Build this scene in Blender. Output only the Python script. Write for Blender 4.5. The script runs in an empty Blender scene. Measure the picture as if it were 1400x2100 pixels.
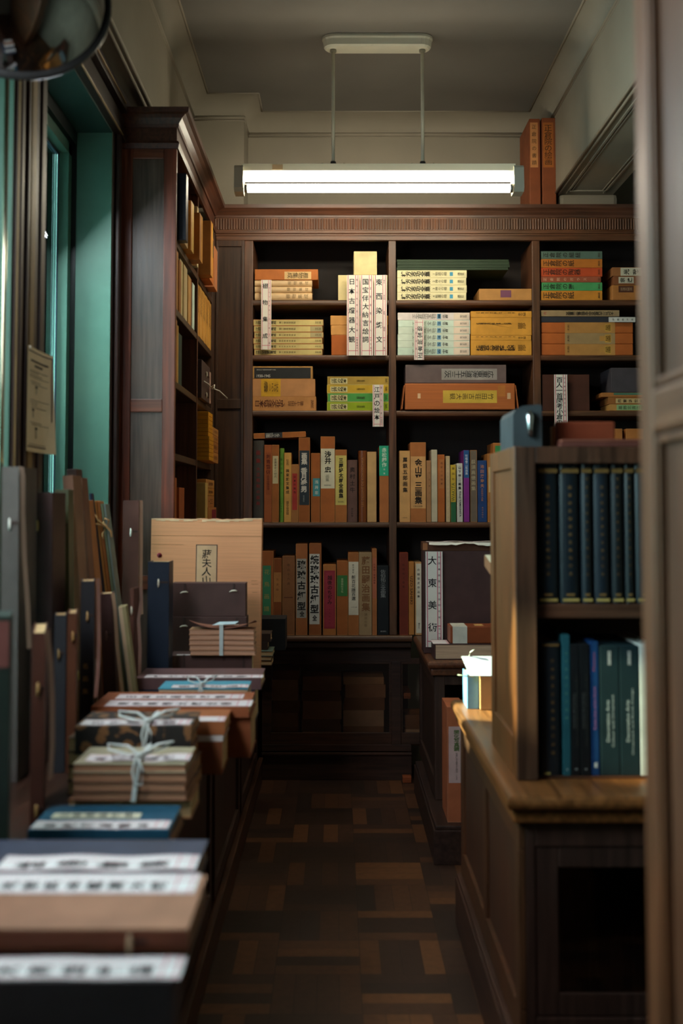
import bpy, bmesh, math, random
from mathutils import Vector, Matrix
random.seed(7)
scene = bpy.context.scene
C = scene.collection
PI = math.pi
# ------------------------------------------------------------------ camera
F = 2250.0; CX = 690.0; PITCH = math.radians(3.0)
CY = 1035 - F*math.tan(PITCH)
H = 1.32
K = 1.102
cs, sn = math.cos(PITCH), math.sin(PITCH)
cam_d = bpy.data.cameras.new('camera'); cam = bpy.data.objects.new('camera', cam_d); C.objects.link(cam)
cam.location = (0, 0, H); cam.rotation_euler = (PI/2+PITCH, 0, 0)
cam_d.sensor_fit = 'VERTICAL'; cam_d.sensor_height = 36; cam_d.sensor_width = 24
cam_d.lens = F/2100*36
cam_d.shift_x = (700-CX)/2100; cam_d.shift_y = (CY-1050)/2100
cam_d.clip_start = 0.05
cam_d.dof.use_dof = True; cam_d.dof.focus_distance = 5.15; cam_d.dof.aperture_fstop = 2.4
scene.camera = cam
def U(px, py, Y=None, X=None, Z=None):
    a = (px-CX)/F; b = (CY-py)/F
    v = Vector((a, cs-b*sn, sn+b*cs))
    if Y is not None: t = Y/v.y
    elif X is not None: t = X/v.x
    else: t = (Z-H)/v.z
    return Vector((v.x*t, v.y*t, v.z*t+H))
# ------------------------------------------------------------------ world, lights, exposure
vs = scene.view_settings
scene.display_settings.display_device = 'sRGB'
vs.view_transform = 'Standard'; vs.look = 'None'; vs.gamma = 1.0; vs.use_curve_mapping = False
vs.exposure = 1.65
w = bpy.data.worlds.new('sky'); scene.world = w; w.use_nodes = True
bg = w.node_tree.nodes['Background']; bg.inputs[0].default_value = (0.62, 0.86, 0.90, 1); bg.inputs[1].default_value = 1.8
scene.cycles.use_denoising = True
scene.cycles.max_bounces = 8
scene.cycles.sample_clamp_indirect = 4
def area(name, loc, tgt, sx, sy, power, col):
    d = bpy.data.lights.new(name, 'AREA'); d.shape = 'RECTANGLE'; d.size = sx; d.size_y = sy; d.energy = power; d.color = col
    o = bpy.data.objects.new(name, d); C.objects.link(o); o.location = loc
    o.rotation_euler = (Vector(tgt)-Vector(loc)).to_track_quat('-Z', 'Y').to_euler(); return o
def spot(name, loc, tgt, ang, power, col, blend=.25, size=.0):
    d = bpy.data.lights.new(name, 'SPOT'); d.energy = power; d.color = col; d.spot_size = math.radians(ang); d.spot_blend = blend; d.shadow_soft_size = size
    o = bpy.data.objects.new(name, d); C.objects.link(o); o.location = loc
    o.rotation_euler = (Vector(tgt)-Vector(loc)).to_track_quat('-Z', 'Y').to_euler(); return o
DAY = (0.86, 0.94, 1.0)
area('daylight_near_window', (-1.22, 1.50, 2.10), (-.35, 1.5, .8), 1.2, 1.05, 17, DAY)
area('daylight_near_window_slant', (-1.15, 1.75, 2.0), (-.35, 3.4, 1.0), 1.0, 1.05, 11, (.92, .96, 1))
area('daylight_far_window', (-1.22, 3.38, 2.05), (-.1, 3.1, 1.0), .7, 1.15, 16, DAY)
spot('sunbeam_far', (-2.7, 3.8, 3.1), (.45, 3.36, .74), 5.0, 2500, (1, .84, .62), .5)
spot('sunbeam_near', (-2.7, 2.0, 2.5), (.41, 2.52, .95), 5.0, 1100, (1, .74, .45), .8)
TUBE = 9.5
# ------------------------------------------------------------------ helpers
def lin(h):
    if not isinstance(h, str): return tuple(h[:3])
    h = h.lstrip('#'); r = []
    for i in (0, 2, 4):
        c = int(h[i:i+2], 16)/255
        r.append(c/12.92 if c <= .04045 else ((c+.055)/1.055)**2.4)
    return tuple(r)
MC = {}
def mat(h, style='plain', rough=.6, var=.18, grain='z'):
    key = (h, style, rough, var, grain)
    if key in MC: return MC[key]
    c = lin(h)
    m = bpy.data.materials.new(style+'_'+str(len(MC))); m.use_nodes = True; MC[key] = m
    nt = m.node_tree; N = nt.nodes; L = nt.links; b = N['Principled BSDF']
    b.inputs['Roughness'].default_value = rough
    if style == 'plain':
        b.inputs['Base Color'].default_value = (*c, 1)
        b.inputs['Specular IOR Level'].default_value = .3; return m
    tc = N.new('ShaderNodeTexCoord'); mp = N.new('ShaderNodeMapping'); L.new(tc.outputs['Object'], mp.inputs[0])
    no = N.new('ShaderNodeTexNoise'); L.new(mp.outputs[0], no.inputs[0]); no.inputs['Detail'].default_value = 5
    ramp = N.new('ShaderNodeValToRGB'); L.new(no.outputs['Fac'], ramp.inputs[0])
    k0 = 1-var; k1 = 1+var
    lo = tuple(x*k0 for x in c); hi = tuple(min(1, x*k1) for x in c)
    bump = N.new('ShaderNodeBump'); bump.inputs['Distance'].default_value = .001
    if style == 'wood':
        s = {'x': (2.5, 45, 45), 'y': (45, 2.5, 45), 'z': (45, 45, 2.5)}[grain]
        mp.inputs['Scale'].default_value = s; no.inputs['Scale'].default_value = 1.6
        lo = tuple(x*.55 for x in c); hi = tuple(x*1.45 for x in c)
        big = N.new('ShaderNodeTexNoise'); L.new(tc.outputs['Object'], big.inputs[0]); big.inputs['Scale'].default_value = 3.2; big.inputs['Detail'].default_value = 4
        r2 = N.new('ShaderNodeValToRGB'); L.new(big.outputs['Fac'], r2.inputs[0])
        r2.color_ramp.elements[0].position = .42; r2.color_ramp.elements[1].position = .68
        r2.color_ramp.elements[0].color = (1, 1, 1, 1); r2.color_ramp.elements[1].color = (1.45, 1.08, .86, 1)
        mx = N.new('ShaderNodeMix'); mx.data_type = 'RGBA'; mx.blend_type = 'MULTIPLY'; mx.inputs[0].default_value = .75
        L.new(ramp.outputs[0], mx.inputs[6]); L.new(r2.outputs[0], mx.inputs[7]); L.new(mx.outputs[2], b.inputs['Base Color'])
        rr = N.new('ShaderNodeMapRange'); L.new(no.outputs['Fac'], rr.inputs[0]); rr.inputs[3].default_value = rough-.08; rr.inputs[4].default_value = rough+.12
        L.new(rr.outputs[0], b.inputs['Roughness']); bump.inputs['Strength'].default_value = .25
    elif style == 'pages':
        s = {'x': (3, 400, 3), 'y': (3, 400, 3), 'z': (6, 6, 420)}[grain] if grain != 'x' else (420, 6, 6)
        mp.inputs['Scale'].default_value = s; no.inputs['Scale'].default_value = 1.0
        L.new(ramp.outputs[0], b.inputs['Base Color']); bump.inputs['Strength'].default_value = .5
    elif style == 'corr':
        mp.inputs['Scale'].default_value = (4, 4, 260); no.inputs['Scale'].default_value = 1.0
        L.new(ramp.outputs[0], b.inputs['Base Color']); bump.inputs['Strength'].default_value = .35
    elif style == 'plaster':
        no.inputs['Scale'].default_value = 2.5; L.new(ramp.outputs[0], b.inputs['Base Color']); bump.inputs['Strength'].default_value = .05
    elif style == 'brocade':
        vo = N.new('ShaderNodeTexVoronoi'); L.new(tc.outputs['Object'], vo.inputs[0]); vo.inputs['Scale'].default_value = 26
        v2 = N.new('ShaderNodeTexVoronoi'); L.new(tc.outputs['Object'], v2.inputs[0]); v2.inputs['Scale'].default_value = 150
        wv = N.new('ShaderNodeMath'); wv.operation = 'SINE'; ml = N.new('ShaderNodeMath'); ml.operation = 'MULTIPLY'; ml.inputs[1].default_value = 9
        L.new(vo.outputs['Distance'], ml.inputs[0]); L.new(ml.outputs[0], wv.inputs[0])
        ad = N.new('ShaderNodeMath'); ad.operation = 'ADD'; L.new(wv.outputs[0], ad.inputs[0]); L.new(v2.outputs['Distance'], ad.inputs[1])
        L.new(ad.outputs[0], ramp.inputs[0]); lo = (.012, .010, .009); hi = (.22, .10, .035)
        ramp.color_ramp.elements[0].position = .45; ramp.color_ramp.elements[1].position = 1.0
        L.new(ramp.outputs[0], b.inputs['Base Color']); bump.inputs['Strength'].default_value = .2
    else:  # cloth / card: mottled
        no.inputs['Scale'].default_value = 14
        L.new(ramp.outputs[0], b.inputs['Base Color']); bump.inputs['Strength'].default_value = .12
        b.inputs['Specular IOR Level'].default_value = .3
    if style != 'brocade':
        ramp.color_ramp.elements[0].position = .3; ramp.color_ramp.elements[1].position = .7
    ramp.color_ramp.elements[0].color = (*lo, 1); ramp.color_ramp.elements[1].color = (*hi, 1)
    L.new(no.outputs['Fac'], bump.inputs['Height']); L.new(bump.outputs[0], b.inputs['Normal'])
    return m
def wood(g='z', h='#4a3020', rough=.42): return mat(h, 'wood', rough, .18, g)
def card(h, rough=.62, var=.15): return mat(h, 'card', rough, var)
def emis(col, s):
    m = bpy.data.materials.new('emission'); m.use_nodes = True; b = m.node_tree.nodes['Principled BSDF']
    b.inputs['Base Color'].default_value = (.9, .9, .9, 1)
    b.inputs['Emission Color'].default_value = (*col, 1); b.inputs['Emission Strength'].default_value = s; return m
def metal(h, rough):
    m = bpy.data.materials.new('metal'); m.use_nodes = True; b = m.node_tree.nodes['Principled BSDF']
    b.inputs['Base Color'].default_value = (*lin(h), 1); b.inputs['Metallic'].default_value = 1; b.inputs['Roughness'].default_value = rough; return m
def glass(tint, rough, mixf):
    m = bpy.data.materials.new('glass'); m.use_nodes = True; nt = m.node_tree; N = nt.nodes; L = nt.links
    N.remove(N['Principled BSDF']); out = N['Material Output']
    tr = N.new('ShaderNodeBsdfTransparent'); tr.inputs[0].default_value = (*tint, 1)
    gl = N.new('ShaderNodeBsdfGlossy'); gl.inputs['Roughness'].default_value = rough
    fr = N.new('ShaderNodeFresnel'); fr.inputs[0].default_value = 1.5
    ad = N.new('ShaderNodeMath'); ad.operation = 'ADD'; ad.inputs[1].default_value = mixf; L.new(fr.outputs[0], ad.inputs[0])
    mx = N.new('ShaderNodeMixShader'); L.new(ad.outputs[0], mx.inputs[0]); L.new(tr.outputs[0], mx.inputs[1]); L.new(gl.outputs[0], mx.inputs[2])
    L.new(mx.outputs[0], out.inputs[0]); return m
class MB:
    def __init__(s): s.v = []; s.f = []; s.sm = []
    def add(s, vs_, fs, smooth=False):
        n = len(s.v); s.v += [tuple(v) for v in vs_]; s.f += [tuple(i+n for i in f) for f in fs]; s.sm += [smooth]*len(fs); return s
    def box(s, x0, x1, y0, y1, z0, z1, bev=0.0):
        x0, x1 = min(x0, x1), max(x0, x1); y0, y1 = min(y0, y1), max(y0, y1); z0, z1 = min(z0, z1), max(z0, z1)
        b = min(bev, (x1-x0)*.3, (y1-y0)*.3, (z1-z0)*.3)
        if b <= 0:
            vs_ = [(x, y, z) for x in (x0, x1) for y in (y0, y1) for z in (z0, z1)]
            return s.add(vs_, [(0, 1, 3, 2), (4, 6, 7, 5), (0, 4, 5, 1), (2, 3, 7, 6), (0, 2, 6, 4), (1, 5, 7, 3)])
        bm = bmesh.new(); bmesh.ops.create_cube(bm, size=1)
        for v in bm.verts:
            v.co = Vector(((x0+x1)/2+v.co.x*(x1-x0), (y0+y1)/2+v.co.y*(y1-y0), (z0+z1)/2+v.co.z*(z1-z0)))
        bmesh.ops.bevel(bm, geom=bm.edges[:], offset=b, segments=2, affect='EDGES', profile=.6)
        bm.verts.index_update()
        s.add([v.co for v in bm.verts], [[v.index for v in f.verts] for f in bm.faces]); bm.free(); return s
    def prism(s, poly, axis, a0, a1, smooth=False):
        # poly: 2-D points; axis 'x' -> (y,z), 'y' -> (x,z), 'z' -> (x,y)
        n = len(poly); vs_ = []
        for a in (a0, a1):
            for p, q in poly:
                vs_.append({'x': (a, p, q), 'y': (p, a, q), 'z': (p, q, a)}[axis])
        fs = [(i, (i+1) % n, n+(i+1) % n, n+i) for i in range(n)]
        s.add(vs_, fs, smooth); n0 = len(s.v)-2*n
        s.f += [tuple(n0+i for i in range(n))[::-1], tuple(n0+n+i for i in range(n))]; s.sm += [False, False]; return s
    def tube(s, path, r, seg=8, closed=False, flat=1.0):
        P = [Vector(p) for p in path]; n = len(P); rings = []
        up0 = Vector((0, 0, 1))
        for i, p in enumerate(P):
            t = (P[(i+1) % n]-P[i-1]) if closed else (P[min(i+1, n-1)]-P[max(i-1, 0)])
            t.normalize(); u = up0 if abs(t.dot(up0)) < .9 else Vector((1, 0, 0))
            a = t.cross(u).normalized(); b = a.cross(t)
            rr = r[i] if isinstance(r, (list, tuple)) else r
            rings.append([p+(a*math.cos(2*PI*k/seg)+b*math.sin(2*PI*k/seg)*flat)*rr for k in range(seg)])
        vs_ = [v for g in rings for v in g]; fs = []
        for i in range(n if closed else n-1):
            j = (i+1) % n
            for k in range(seg): fs.append((i*seg+k, i*seg+(k+1) % seg, j*seg+(k+1) % seg, j*seg+k))
        if not closed: fs += [tuple(range(seg))[::-1], tuple((n-1)*seg+k for k in range(seg))]
        return s.add(vs_, fs, True)
    def ribbon(s, path, w, axis=(0, 1, 0)):
        # thin strip following path with width vector
        W = Vector(axis)*w/2; P = [Vector(p) for p in path]; vs_ = []
        for p in P: vs_ += [p-W, p+W]
        return s.add(vs_, [(2*i, 2*i+1, 2*i+3, 2*i+2) for i in range(len(P)-1)], True)
    def build(s, name, m, parent=None):
        me = bpy.data.meshes.new(name); me.from_pydata(s.v, [], s.f)
        me.polygons.foreach_set('use_smooth', s.sm); me.update()
        bm = bmesh.new(); bm.from_mesh(me); bmesh.ops.recalc_face_normals(bm, faces=bm.faces); bm.to_mesh(me); bm.free()
        me.materials.append(m); o = bpy.data.objects.new(name, me); C.objects.link(o)
        if parent is not None: o.parent = parent
        return o
USED = {}
def tag(o, label=None, cat=None, group=None, kind=None):
    if label: o['label'] = label
    if cat: o['category'] = cat
    if group: o['group'] = group
    if kind: o['kind'] = kind
    return o
def thing(name, label, cat, loc=(0, 0, 0), rot=(0, 0, 0), group=None):
    o = bpy.data.objects.new(name, None); C.objects.link(o); o.location = loc; o.rotation_euler = rot
    o.empty_display_size = .05
    return tag(o, label, cat, group)
def struct(name, mb, m, parent=None, label=None):
    o = mb.build(name, m, parent)
    if parent is None: o['kind'] = 'structure'
    if label: o['label'] = label
    return o
_fc = bpy.data.curves.new('lettering', 'FONT'); _fc.resolution_u = 2
_fo = bpy.data.objects.new('lettering', _fc)
def glyphs(body, bold=0.0, spacing=1.0):
    _fc.body = body; _fc.align_x = 'CENTER'; _fc.offset = bold; _fc.space_line = spacing
    me = bpy.data.meshes.new_from_object(_fo); return me
def text(parent, s_, x0, x1, z0, z1, col, mode='v', y=-.0009, name='title_lettering', bold=.012, brush=False):
    """lettering filling the rectangle x0..x1, z0..z1 on the front (local y=0) face of parent"""
    if mode in ('v', 's', 'S'): body = '\n'.join(s_)
    else: body = s_
    if mode in ('v', 's', 'S') and len(s_) > 1:
        Wc, Lc = (abs(x1-x0), abs(z1-z0)) if mode == 'v' else (abs(z1-z0), abs(x1-x0))
        spc = min(3.2, max(.92, (Lc/Wc-1)/(len(s_)-1)))
    else: spc = 1.1
    me = glyphs(body, bold, spc)
    if len(me.vertices) == 0: return None
    xs = [v.co.x for v in me.vertices]; ys = [v.co.y for v in me.vertices]
    cx, cy = (min(xs)+max(xs))/2, (min(ys)+max(ys))/2; wx, wy = max(xs)-min(xs), max(ys)-min(ys)
    W, Hh = x1-x0, z1-z0; mx, mz = (x0+x1)/2, (z0+z1)/2
    for v in me.vertices:
        p, q = (v.co.x-cx)/wx, (v.co.y-cy)/max(wy, 1e-6)
        if brush: p += .10*q*q*(1 if int(q*7) % 2 else -1)*.4 + .03*math.sin(q*19)
        if mode in ('v', 'h'): X, Z = p*W, q*Hh
        elif mode in ('s', 'u'): X, Z = -q*W, p*Hh      # head to the left
        else: X, Z = q*W, -p*Hh                          # head to the right
        v.co = (mx+X, y, mz+Z)
    me.materials.append(mat(col, 'plain', .7)); me.name = name
    o = bpy.data.objects.new(name, me); C.objects.link(o); o.parent = parent; return o
def label_patch(parent, x0, x1, z0, z1, col, y=-.0004, name='spine_label', rough=.6):
    return MB().box(x0, x1, y, .0002, z0, z1).build(name, card(col, rough), parent)
KR = '#b06c33'
def volume(label, x0, x1, z0, z1, Y, depth, col, deco=(), group=None, shape='box', name='book', cat='book',
           rect=None, lean=0.0, tilt=0.0, pages='#c9a878', bev=.0018, edge=None, style='card', rough=.62):
    """a book or box whose front (spine) faces the camera side; deco in pixel or unit rectangles"""
    w, h = x1-x0, z1-z0
    root = thing(name, label, cat, (x0+w/2, Y, z0), (0, 0, 0), group)
    root.rotation_euler = (0, lean, 0)
    body_shape(root, w, h, depth, col, shape, pages, bev, edge, style, rough)
    decorate(root, w, h, deco, rect)
    return root
def body_shape(root, w, h, depth, col, shape, pages, bev, edge, style, rough=.62):
    m = mat(col, style, rough, .15)
    if shape == 'box':
        MB().box(-w/2, w/2, 0, depth, 0, h, bev).build('cover' , m, root)
    elif shape == 'case':      # slipcase: outer shell with slightly lighter worn rim
        MB().box(-w/2, w/2, 0, depth, 0, h, bev).build('slipcase', m, root)
        e = .0012
        r = MB()
        for (a, b_, c_, d_) in ((-w/2, w/2, 0, e*1.3), (-w/2, w/2, h-e*1.3, h), (-w/2, -w/2+e, 0, h), (w/2-e, w/2, 0, h)):
            r.box(a, b_, -.0003, .0006, c_, d_)
        r.build('worn_rim', card(edge or '#c98a50'), root)
    elif shape == 'hard_up':   # upright bound volume: rounded spine, boards and page block
        n = 8; pts = []
        for i in range(n+1):
            a = -PI/2+PI*i/n; pts.append((math.sin(a)*w/2, .012-math.cos(a)*.012))
        poly = pts+[(w/2, .02), (w/2, depth), (w/2-.003, depth), (w/2-.003, .02), (-w/2+.003, .02), (-w/2+.003, depth), (-w/2, depth), (-w/2, .02)]
        MB().prism(poly, 'z', 0, h, False).build('cover', m, root)
        MB().box(-w/2+.0035, w/2-.0035, .021, depth-.004, .003, h-.004).build('page_block', mat(pages, 'pages', .8, .3, 'x'), root)
    elif shape == 'hard_flat':  # lying bound volume, spine to the front
        n = 8; pts = []
        for i in range(n+1):
            a = -PI/2+PI*i/n; pts.append((.010-math.cos(a)*.010, h/2+math.sin(a)*h/2))
        poly = pts+[(.02, h), (depth, h), (depth, h-.0025), (.02, h-.0025), (.02, .0025), (depth, .0025), (depth, 0), (.02, 0)]
        MB().prism(poly, 'x', -w/2, w/2, False).build('cover', m, root)
        MB().box(-w/2+.003, w/2-.003, .021, depth-.004, .0028, h-.0028).build('page_block', mat(pages, 'pages', .8, .3, 'z'), root)
    elif shape == 'fore_flat':  # lying, page edges to the front, thin covers above and below
        t = min(.003, h*.12)
        MB().box(-w/2, w/2, 0, depth, h-t, h, .0008).build('top_cover', m, root)
        MB().box(-w/2, w/2, 0, depth, 0, t, .0008).build('bottom_cover', m, root)
        MB().box(-w/2+.002, w/2-.002, .002, depth-.002, t, h-t).build('page_block', mat(pages, 'pages', .8, .3, 'z'), root)
    elif shape == 'wrap_flat':  # wrapped case lying: cloth front, page ends at the sides
        t = .003
        MB().box(-w/2, w/2, 0, depth, h-t, h, .001).box(-w/2, w/2, 0, depth, 0, t, .001).box(-w/2, w/2, 0, t, t, h-t).build('cloth_case', m, root)
        MB().box(-w/2+.003, w/2-.003, t+.0005, depth-.003, t, h-t).build('page_block', mat(pages, 'pages', .8, .3, 'z'), root)
    elif shape == 'wrap_up':    # wrapped case standing: cloth front and sides, page ends at the top
        t = .003
        MB().box(-w/2, -w/2+t, 0, depth, 0, h, .001).box(w/2-t, w/2, 0, depth, 0, h, .001).box(-w/2+t, w/2-t, 0, t, 0, h).build('cloth_case', m, root)
        MB().box(-w/2+t, w/2-t, t+.0005, depth-.003, .002, h-.003).build('page_block', mat(pages, 'pages', .8, .3, 'x'), root)
def decorate(root, w, h, deco, rect):
    lvl = 0
    for d in deco:
        k = d[0]
        def cv(u0, v0, u1, v1):
            if rect is not None:
                X0, Y0, X1, Y1 = rect
                u0, u1 = (u0-X0)/(X1-X0), (u1-X0)/(X1-X0); v0, v1 = (v0-Y0)/(Y1-Y0), (v1-Y0)/(Y1-Y0)
            return -w/2+u0*w, -w/2+u1*w, h-v1*h, h-v0*h
        if k == 'b':
            a = cv(*d[1:5]); lvl += 1
            label_patch(root, a[0], a[1], a[2], a[3], d[5], -.0003-.0002*lvl, d[6] if len(d) > 6 else 'spine_label')
        elif k in ('v', 's', 'S', 'h', 'u'):
            a = cv(*d[2:6]); kw = d[7] if len(d) > 7 else {}
            text(root, d[1], *a, d[6], k, y=-.0007-.0002*lvl, **kw)
def toggles(root, pts, m='#d8cdb8'):
    """bone toggles with cloth straps; pts: (x, z, dir) on the front face; dir 'v' strap above, 'h' strap to the right"""
    for x, z, dr, L in pts:
        s = MB()
        if dr == 'v': s.box(x-.003, x+.003, -.002, .0005, z, z+L)
        else: s.box(x, x+L, -.002, .0005, z-.0025, z+.0025)
        s.build('strap', card('#3a2a24'), root)
        if dr == 'v': path = [(x-.014, -.0045, z-.004), (x-.006, -.0065, z), (x+.006, -.0065, z+.001), (x+.012, -.004, z-.001)]
        else: path = [(x-.001, -.0045, z+.010), (x, -.0065, z+.004), (x, -.0065, z-.008), (x-.001, -.004, z-.016)]
        MB().tube(path, [.0016, .003, .003, .0018], 8).build('bone_toggle', mat(m, 'plain', .35), root)
def pxvol(label, px0, y0, px1, y1, col, deco=(), Yo=4.81, depth=.22, base=None, **kw):
    Y = Yo*K; xm = (px0+px1)/2; ym = (y0+y1)/2
    z0 = U(xm, y1, Y=Y).z+.0002 if base is None else base+.0006; z1 = U(xm, y0, Y=Y).z
    yb = y1
    x0, x1 = U(px0, yb, Y=Y).x, U(px1, yb, Y=Y).x
    return volume(label, x0+.0004, x1-.0004, z0, z1-.0003, Y, depth, col, deco, rect=(px0, y0, px1, y1), **kw)
def slip(label, px0, y0, px1, y1, Yo, main, small='', foot='', head=0, flip=False, name='price_slip', group=None, rot=0.0):
    Y = Yo*K; a = U((px0+px1)/2, y0, Y=Y); b = U((px0+px1)/2, y1, Y=Y)
    w = U(px1, y1, Y=Y).x-U(px0, y1, Y=Y).x; h = a.z-b.z
    root = thing(name, label, 'paper slip', (b.x, Y, b.z), (0, rot, 0), group)
    slip_parts(root, w, h, main, small, foot, flip); return root
def slip_parts(root, w, h, main, small, foot, flip=False):
    MB().box(-w/2, w/2, 0, .0006, 0, h).build('paper', card('#e9e4d8', .7, .04), root)
    r = MB(); t = w*.022; sg = -1 if flip else 1
    for u in ((-.40, .20, .385) if not flip else (.40, -.20, -.385)): r.box(w*u-t, w*u+t, -.0003, .0002, h*.002, h*.998)
    zf = h*.22 if not flip else h*.78
    r.box(min(w*.2*sg, w*.385*sg), max(w*.2*sg, w*.385*sg), -.0003, .0002, zf-t, zf+t)
    zf = h*.06 if not flip else h*.94
    r.box(-w*.40, w*.385, -.0003, .0002, zf-t, zf+t)
    r.build('red_ruling', mat('#c8506a', 'plain', .7), root)
    if main:
        a = (-w*.36, w*.15, h*.16, h*.95)
        if len(main) <= 5:
            sz = a[1]-a[0]; st_ = (a[3]-a[2]-sz)/(len(main)-1)
            groups = [(ch, (a[0], a[1], a[3]-i*st_-sz, a[3]-i*st_)) for i, ch in enumerate(main)]
        else: groups = [(main, a)]
        for ch, r_ in groups:
            o = text(root, ch, *r_, '#17171a', 'v', y=-.0006, name='handwriting' if len(ch) > 1 else 'handwritten_character', bold=.012, brush=True)
            if flip: o.rotation_euler = (0, PI, 0); o.location = (0, 0, h)
    if small:
        a = (w*.23, w*.36, h*.30, h*.95); o = text(root, small, *a, '#3a3a40', 'v', y=-.0006, name='small_handwriting', bold=.0)
        if flip: o.rotation_euler = (0, PI, 0); o.location = (0, 0, h)
    if foot:
        a = (w*.23, w*.37, h*.08, h*.20); o = text(root, foot, *a, '#17171a', 'v', y=-.0006, name='price_writing', bold=.01)
        if flip: o.rotation_euler = (0, PI, 0); o.location = (0, 0, h)
# ------------------------------------------------------------------ key levels
YF = 4.8*K
def zf(py, px=700): return U(px, py, Y=YF).z
def xf(px, py=700): return U(px, py, Y=YF).x
S1, S2, S3, S4, DK = zf(615), zf(728), zf(842), zf(1071), zf(1303)
TOP = zf(424)
YW = 5.135*K
ZC = U(800, 228, Y=5.05*K).z               # ceiling
ZM = U(800, 275, Y=YW).z                   # moulding under the cove
ZB = U(1150, 383, Y=4.75*K).z              # underside of the plaster beams
XL, XR = -.80, 1.95
W_dark = '#3e2a1c'; W_mid = '#573b27'; W_red = '#6e3f26'
# ------------------------------------------------------------------ setting
MP = mat('#8d8474', 'plaster', .75, .10)
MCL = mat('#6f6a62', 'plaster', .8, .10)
def parquet():
    m = bpy.data.materials.new('parquet'); m.use_nodes = True; nt = m.node_tree; N = nt.nodes; L = nt.links; b = N['Principled BSDF']
    T = .2416
    tc = N.new('ShaderNodeTexCoord'); sp = N.new('ShaderNodeSeparateXYZ')
    mp = N.new('ShaderNodeMapping'); mp.inputs['Location'].default_value = (.0685+.249*20, .10+.249*20, 0)
    mp.vector_type = 'POINT'; mp.inputs['Location'].default_value = (-.0665+.2416*20, -.02+.2416*20, 0)
    L.new(tc.outputs['Object'], mp.inputs[0]); L.new(mp.outputs[0], sp.inputs[0])
    def M(op, a, b_=None):
        n = N.new('ShaderNodeMath'); n.operation = op
        for i, v in enumerate((a, b_)):
            if v is None: continue
            if isinstance(v, (int, float)): n.inputs[i].default_value = v
            else: L.new(v, n.inputs[i])
        return n.outputs[0]
    x = M('DIVIDE', sp.outputs[0], T); y = M('DIVIDE', sp.outputs[1], T)
    ix = M('FLOOR', x); iy = M('FLOOR', y); par = M('MODULO', M('ADD', ix, iy), 2.0)
    fx = M('FRACT', x); fy = M('FRACT', y)
    d = M('ADD', M('MULTIPLY', fx, par), M('MULTIPLY', fy, M('SUBTRACT', 1.0, par)))
    st = M('MULTIPLY', d, 4.0); si = M('FLOOR', st); sf = M('FRACT', st)
    cb = N.new('ShaderNodeCombineXYZ'); L.new(ix, cb.inputs[0]); L.new(iy, cb.inputs[1]); L.new(si, cb.inputs[2])
    wn = N.new('ShaderNodeTexWhiteNoise'); L.new(cb.outputs[0], wn.inputs[0])
    ramp = N.new('ShaderNodeValToRGB'); L.new(wn.outputs['Value'], ramp.inputs[0])
    e = ramp.color_ramp.elements; e[0].color = (.026, .014, .009, 1); e[1].color = (.16, .062, .020, 1)
    k = ramp.color_ramp.elements.new(.45); k.color = (.050, .022, .012, 1); k = ramp.color_ramp.elements.new(.75); k.color = (.098, .038, .015, 1)
    no = N.new('ShaderNodeTexNoise'); no.inputs['Scale'].default_value = 40; no.inputs['Detail'].default_value = 4; L.new(tc.outputs['Object'], no.inputs[0])
    mr = N.new('ShaderNodeMapRange'); L.new(no.outputs['Fac'], mr.inputs[0]); mr.inputs[3].default_value = .6; mr.inputs[4].default_value = 1.4
    edge = M('MULTIPLY', M('GREATER_THAN', sf, .03), M('MULTIPLY', M('GREATER_THAN', fx, .008), M('GREATER_THAN', fy, .008)))
    edge = M('ADD', M('MULTIPLY', edge, .8), .2)
    mm = N.new('ShaderNodeVectorMath'); mm.operation = 'SCALE'; L.new(ramp.outputs[0], mm.inputs[0]); L.new(M('MULTIPLY', edge, mr.outputs[0]), mm.inputs['Scale'])
    L.new(mm.outputs[0], b.inputs['Base Color']); b.inputs['Roughness'].default_value = .48
    return m
struct('floor', MB().box(XL-.3, XR+.1, -1.6, YW+.1, -.05, 0), parquet())
struct('ceiling', MB().box(XL-.3, XR+.1, -1.6, YW+.1, ZC, ZC+.05), MCL)
struct('wall_back', MB().box(XL-.3, XR+.1, YW, YW+.1, 0, ZC), MP)
struct('wall_right', MB().box(XR, XR+.1, -1.6, YW, 0, ZC), MP)
struct('wall_front', MB().box(XL-.3, XR+.1, -1.7, -1.6, 0, ZC), MP)
# left wall: window openings
YN0, YN1 = .55, 2.42*K          # near window
YP1 = 2.925                   # far edge of the post
YE = 3.5*K                      # far jamb
ZS = DK+.06; ZH = U(180, 267, Y=YE).z
m = MB()
m.box(XL-.19, XL, -1.6, YN0, 0, ZC).box(XL-.19, XL, YE+.0, YW, 0, ZC)
m.box(XL-.19, XL, YN0, YE, 0, ZS).box(XL-.19, XL, YN0, YE, ZH, ZC)
struct('wall_left', m, MP)
# plaster beams (left frieze, back pier, right beam) and coves
XLB = -.715
pier = U(500, 350, Y=4.908*K).x
struct('trim_beam_left', MB().box(XL, XLB, -1.6, YW, ZB, ZC), MP)
struct('trim_pier', MB().box(XLB, pier, 4.908*K, YW, 0.9, ZC), MP)
XB0 = U(1137, 231, Z=ZM).x; XB1 = U(1253, 403, Z=ZB).x
m = MB().box(XB0, XB1, -1.6, YW, ZB, ZC)
q = .05
for a, b_ in ((XB0+q, XB0+q+.008), (XB1-q-.008, XB1-q)): m.box(a, b_, -1.5, 4.84*K, ZB-.006, ZB)
for a, b_ in ((XB0+q+.018, XB0+q+.022), (XB1-q-.022, XB1-q-.018)): m.box(a, b_, -1.5, 4.82*K, ZB-.004, ZB)
m.box(XB0+q, XB1-q, 4.80*K, 4.80*K+.014, ZB-.006, ZB)
struct('trim_beam_right', m, MP)
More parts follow.
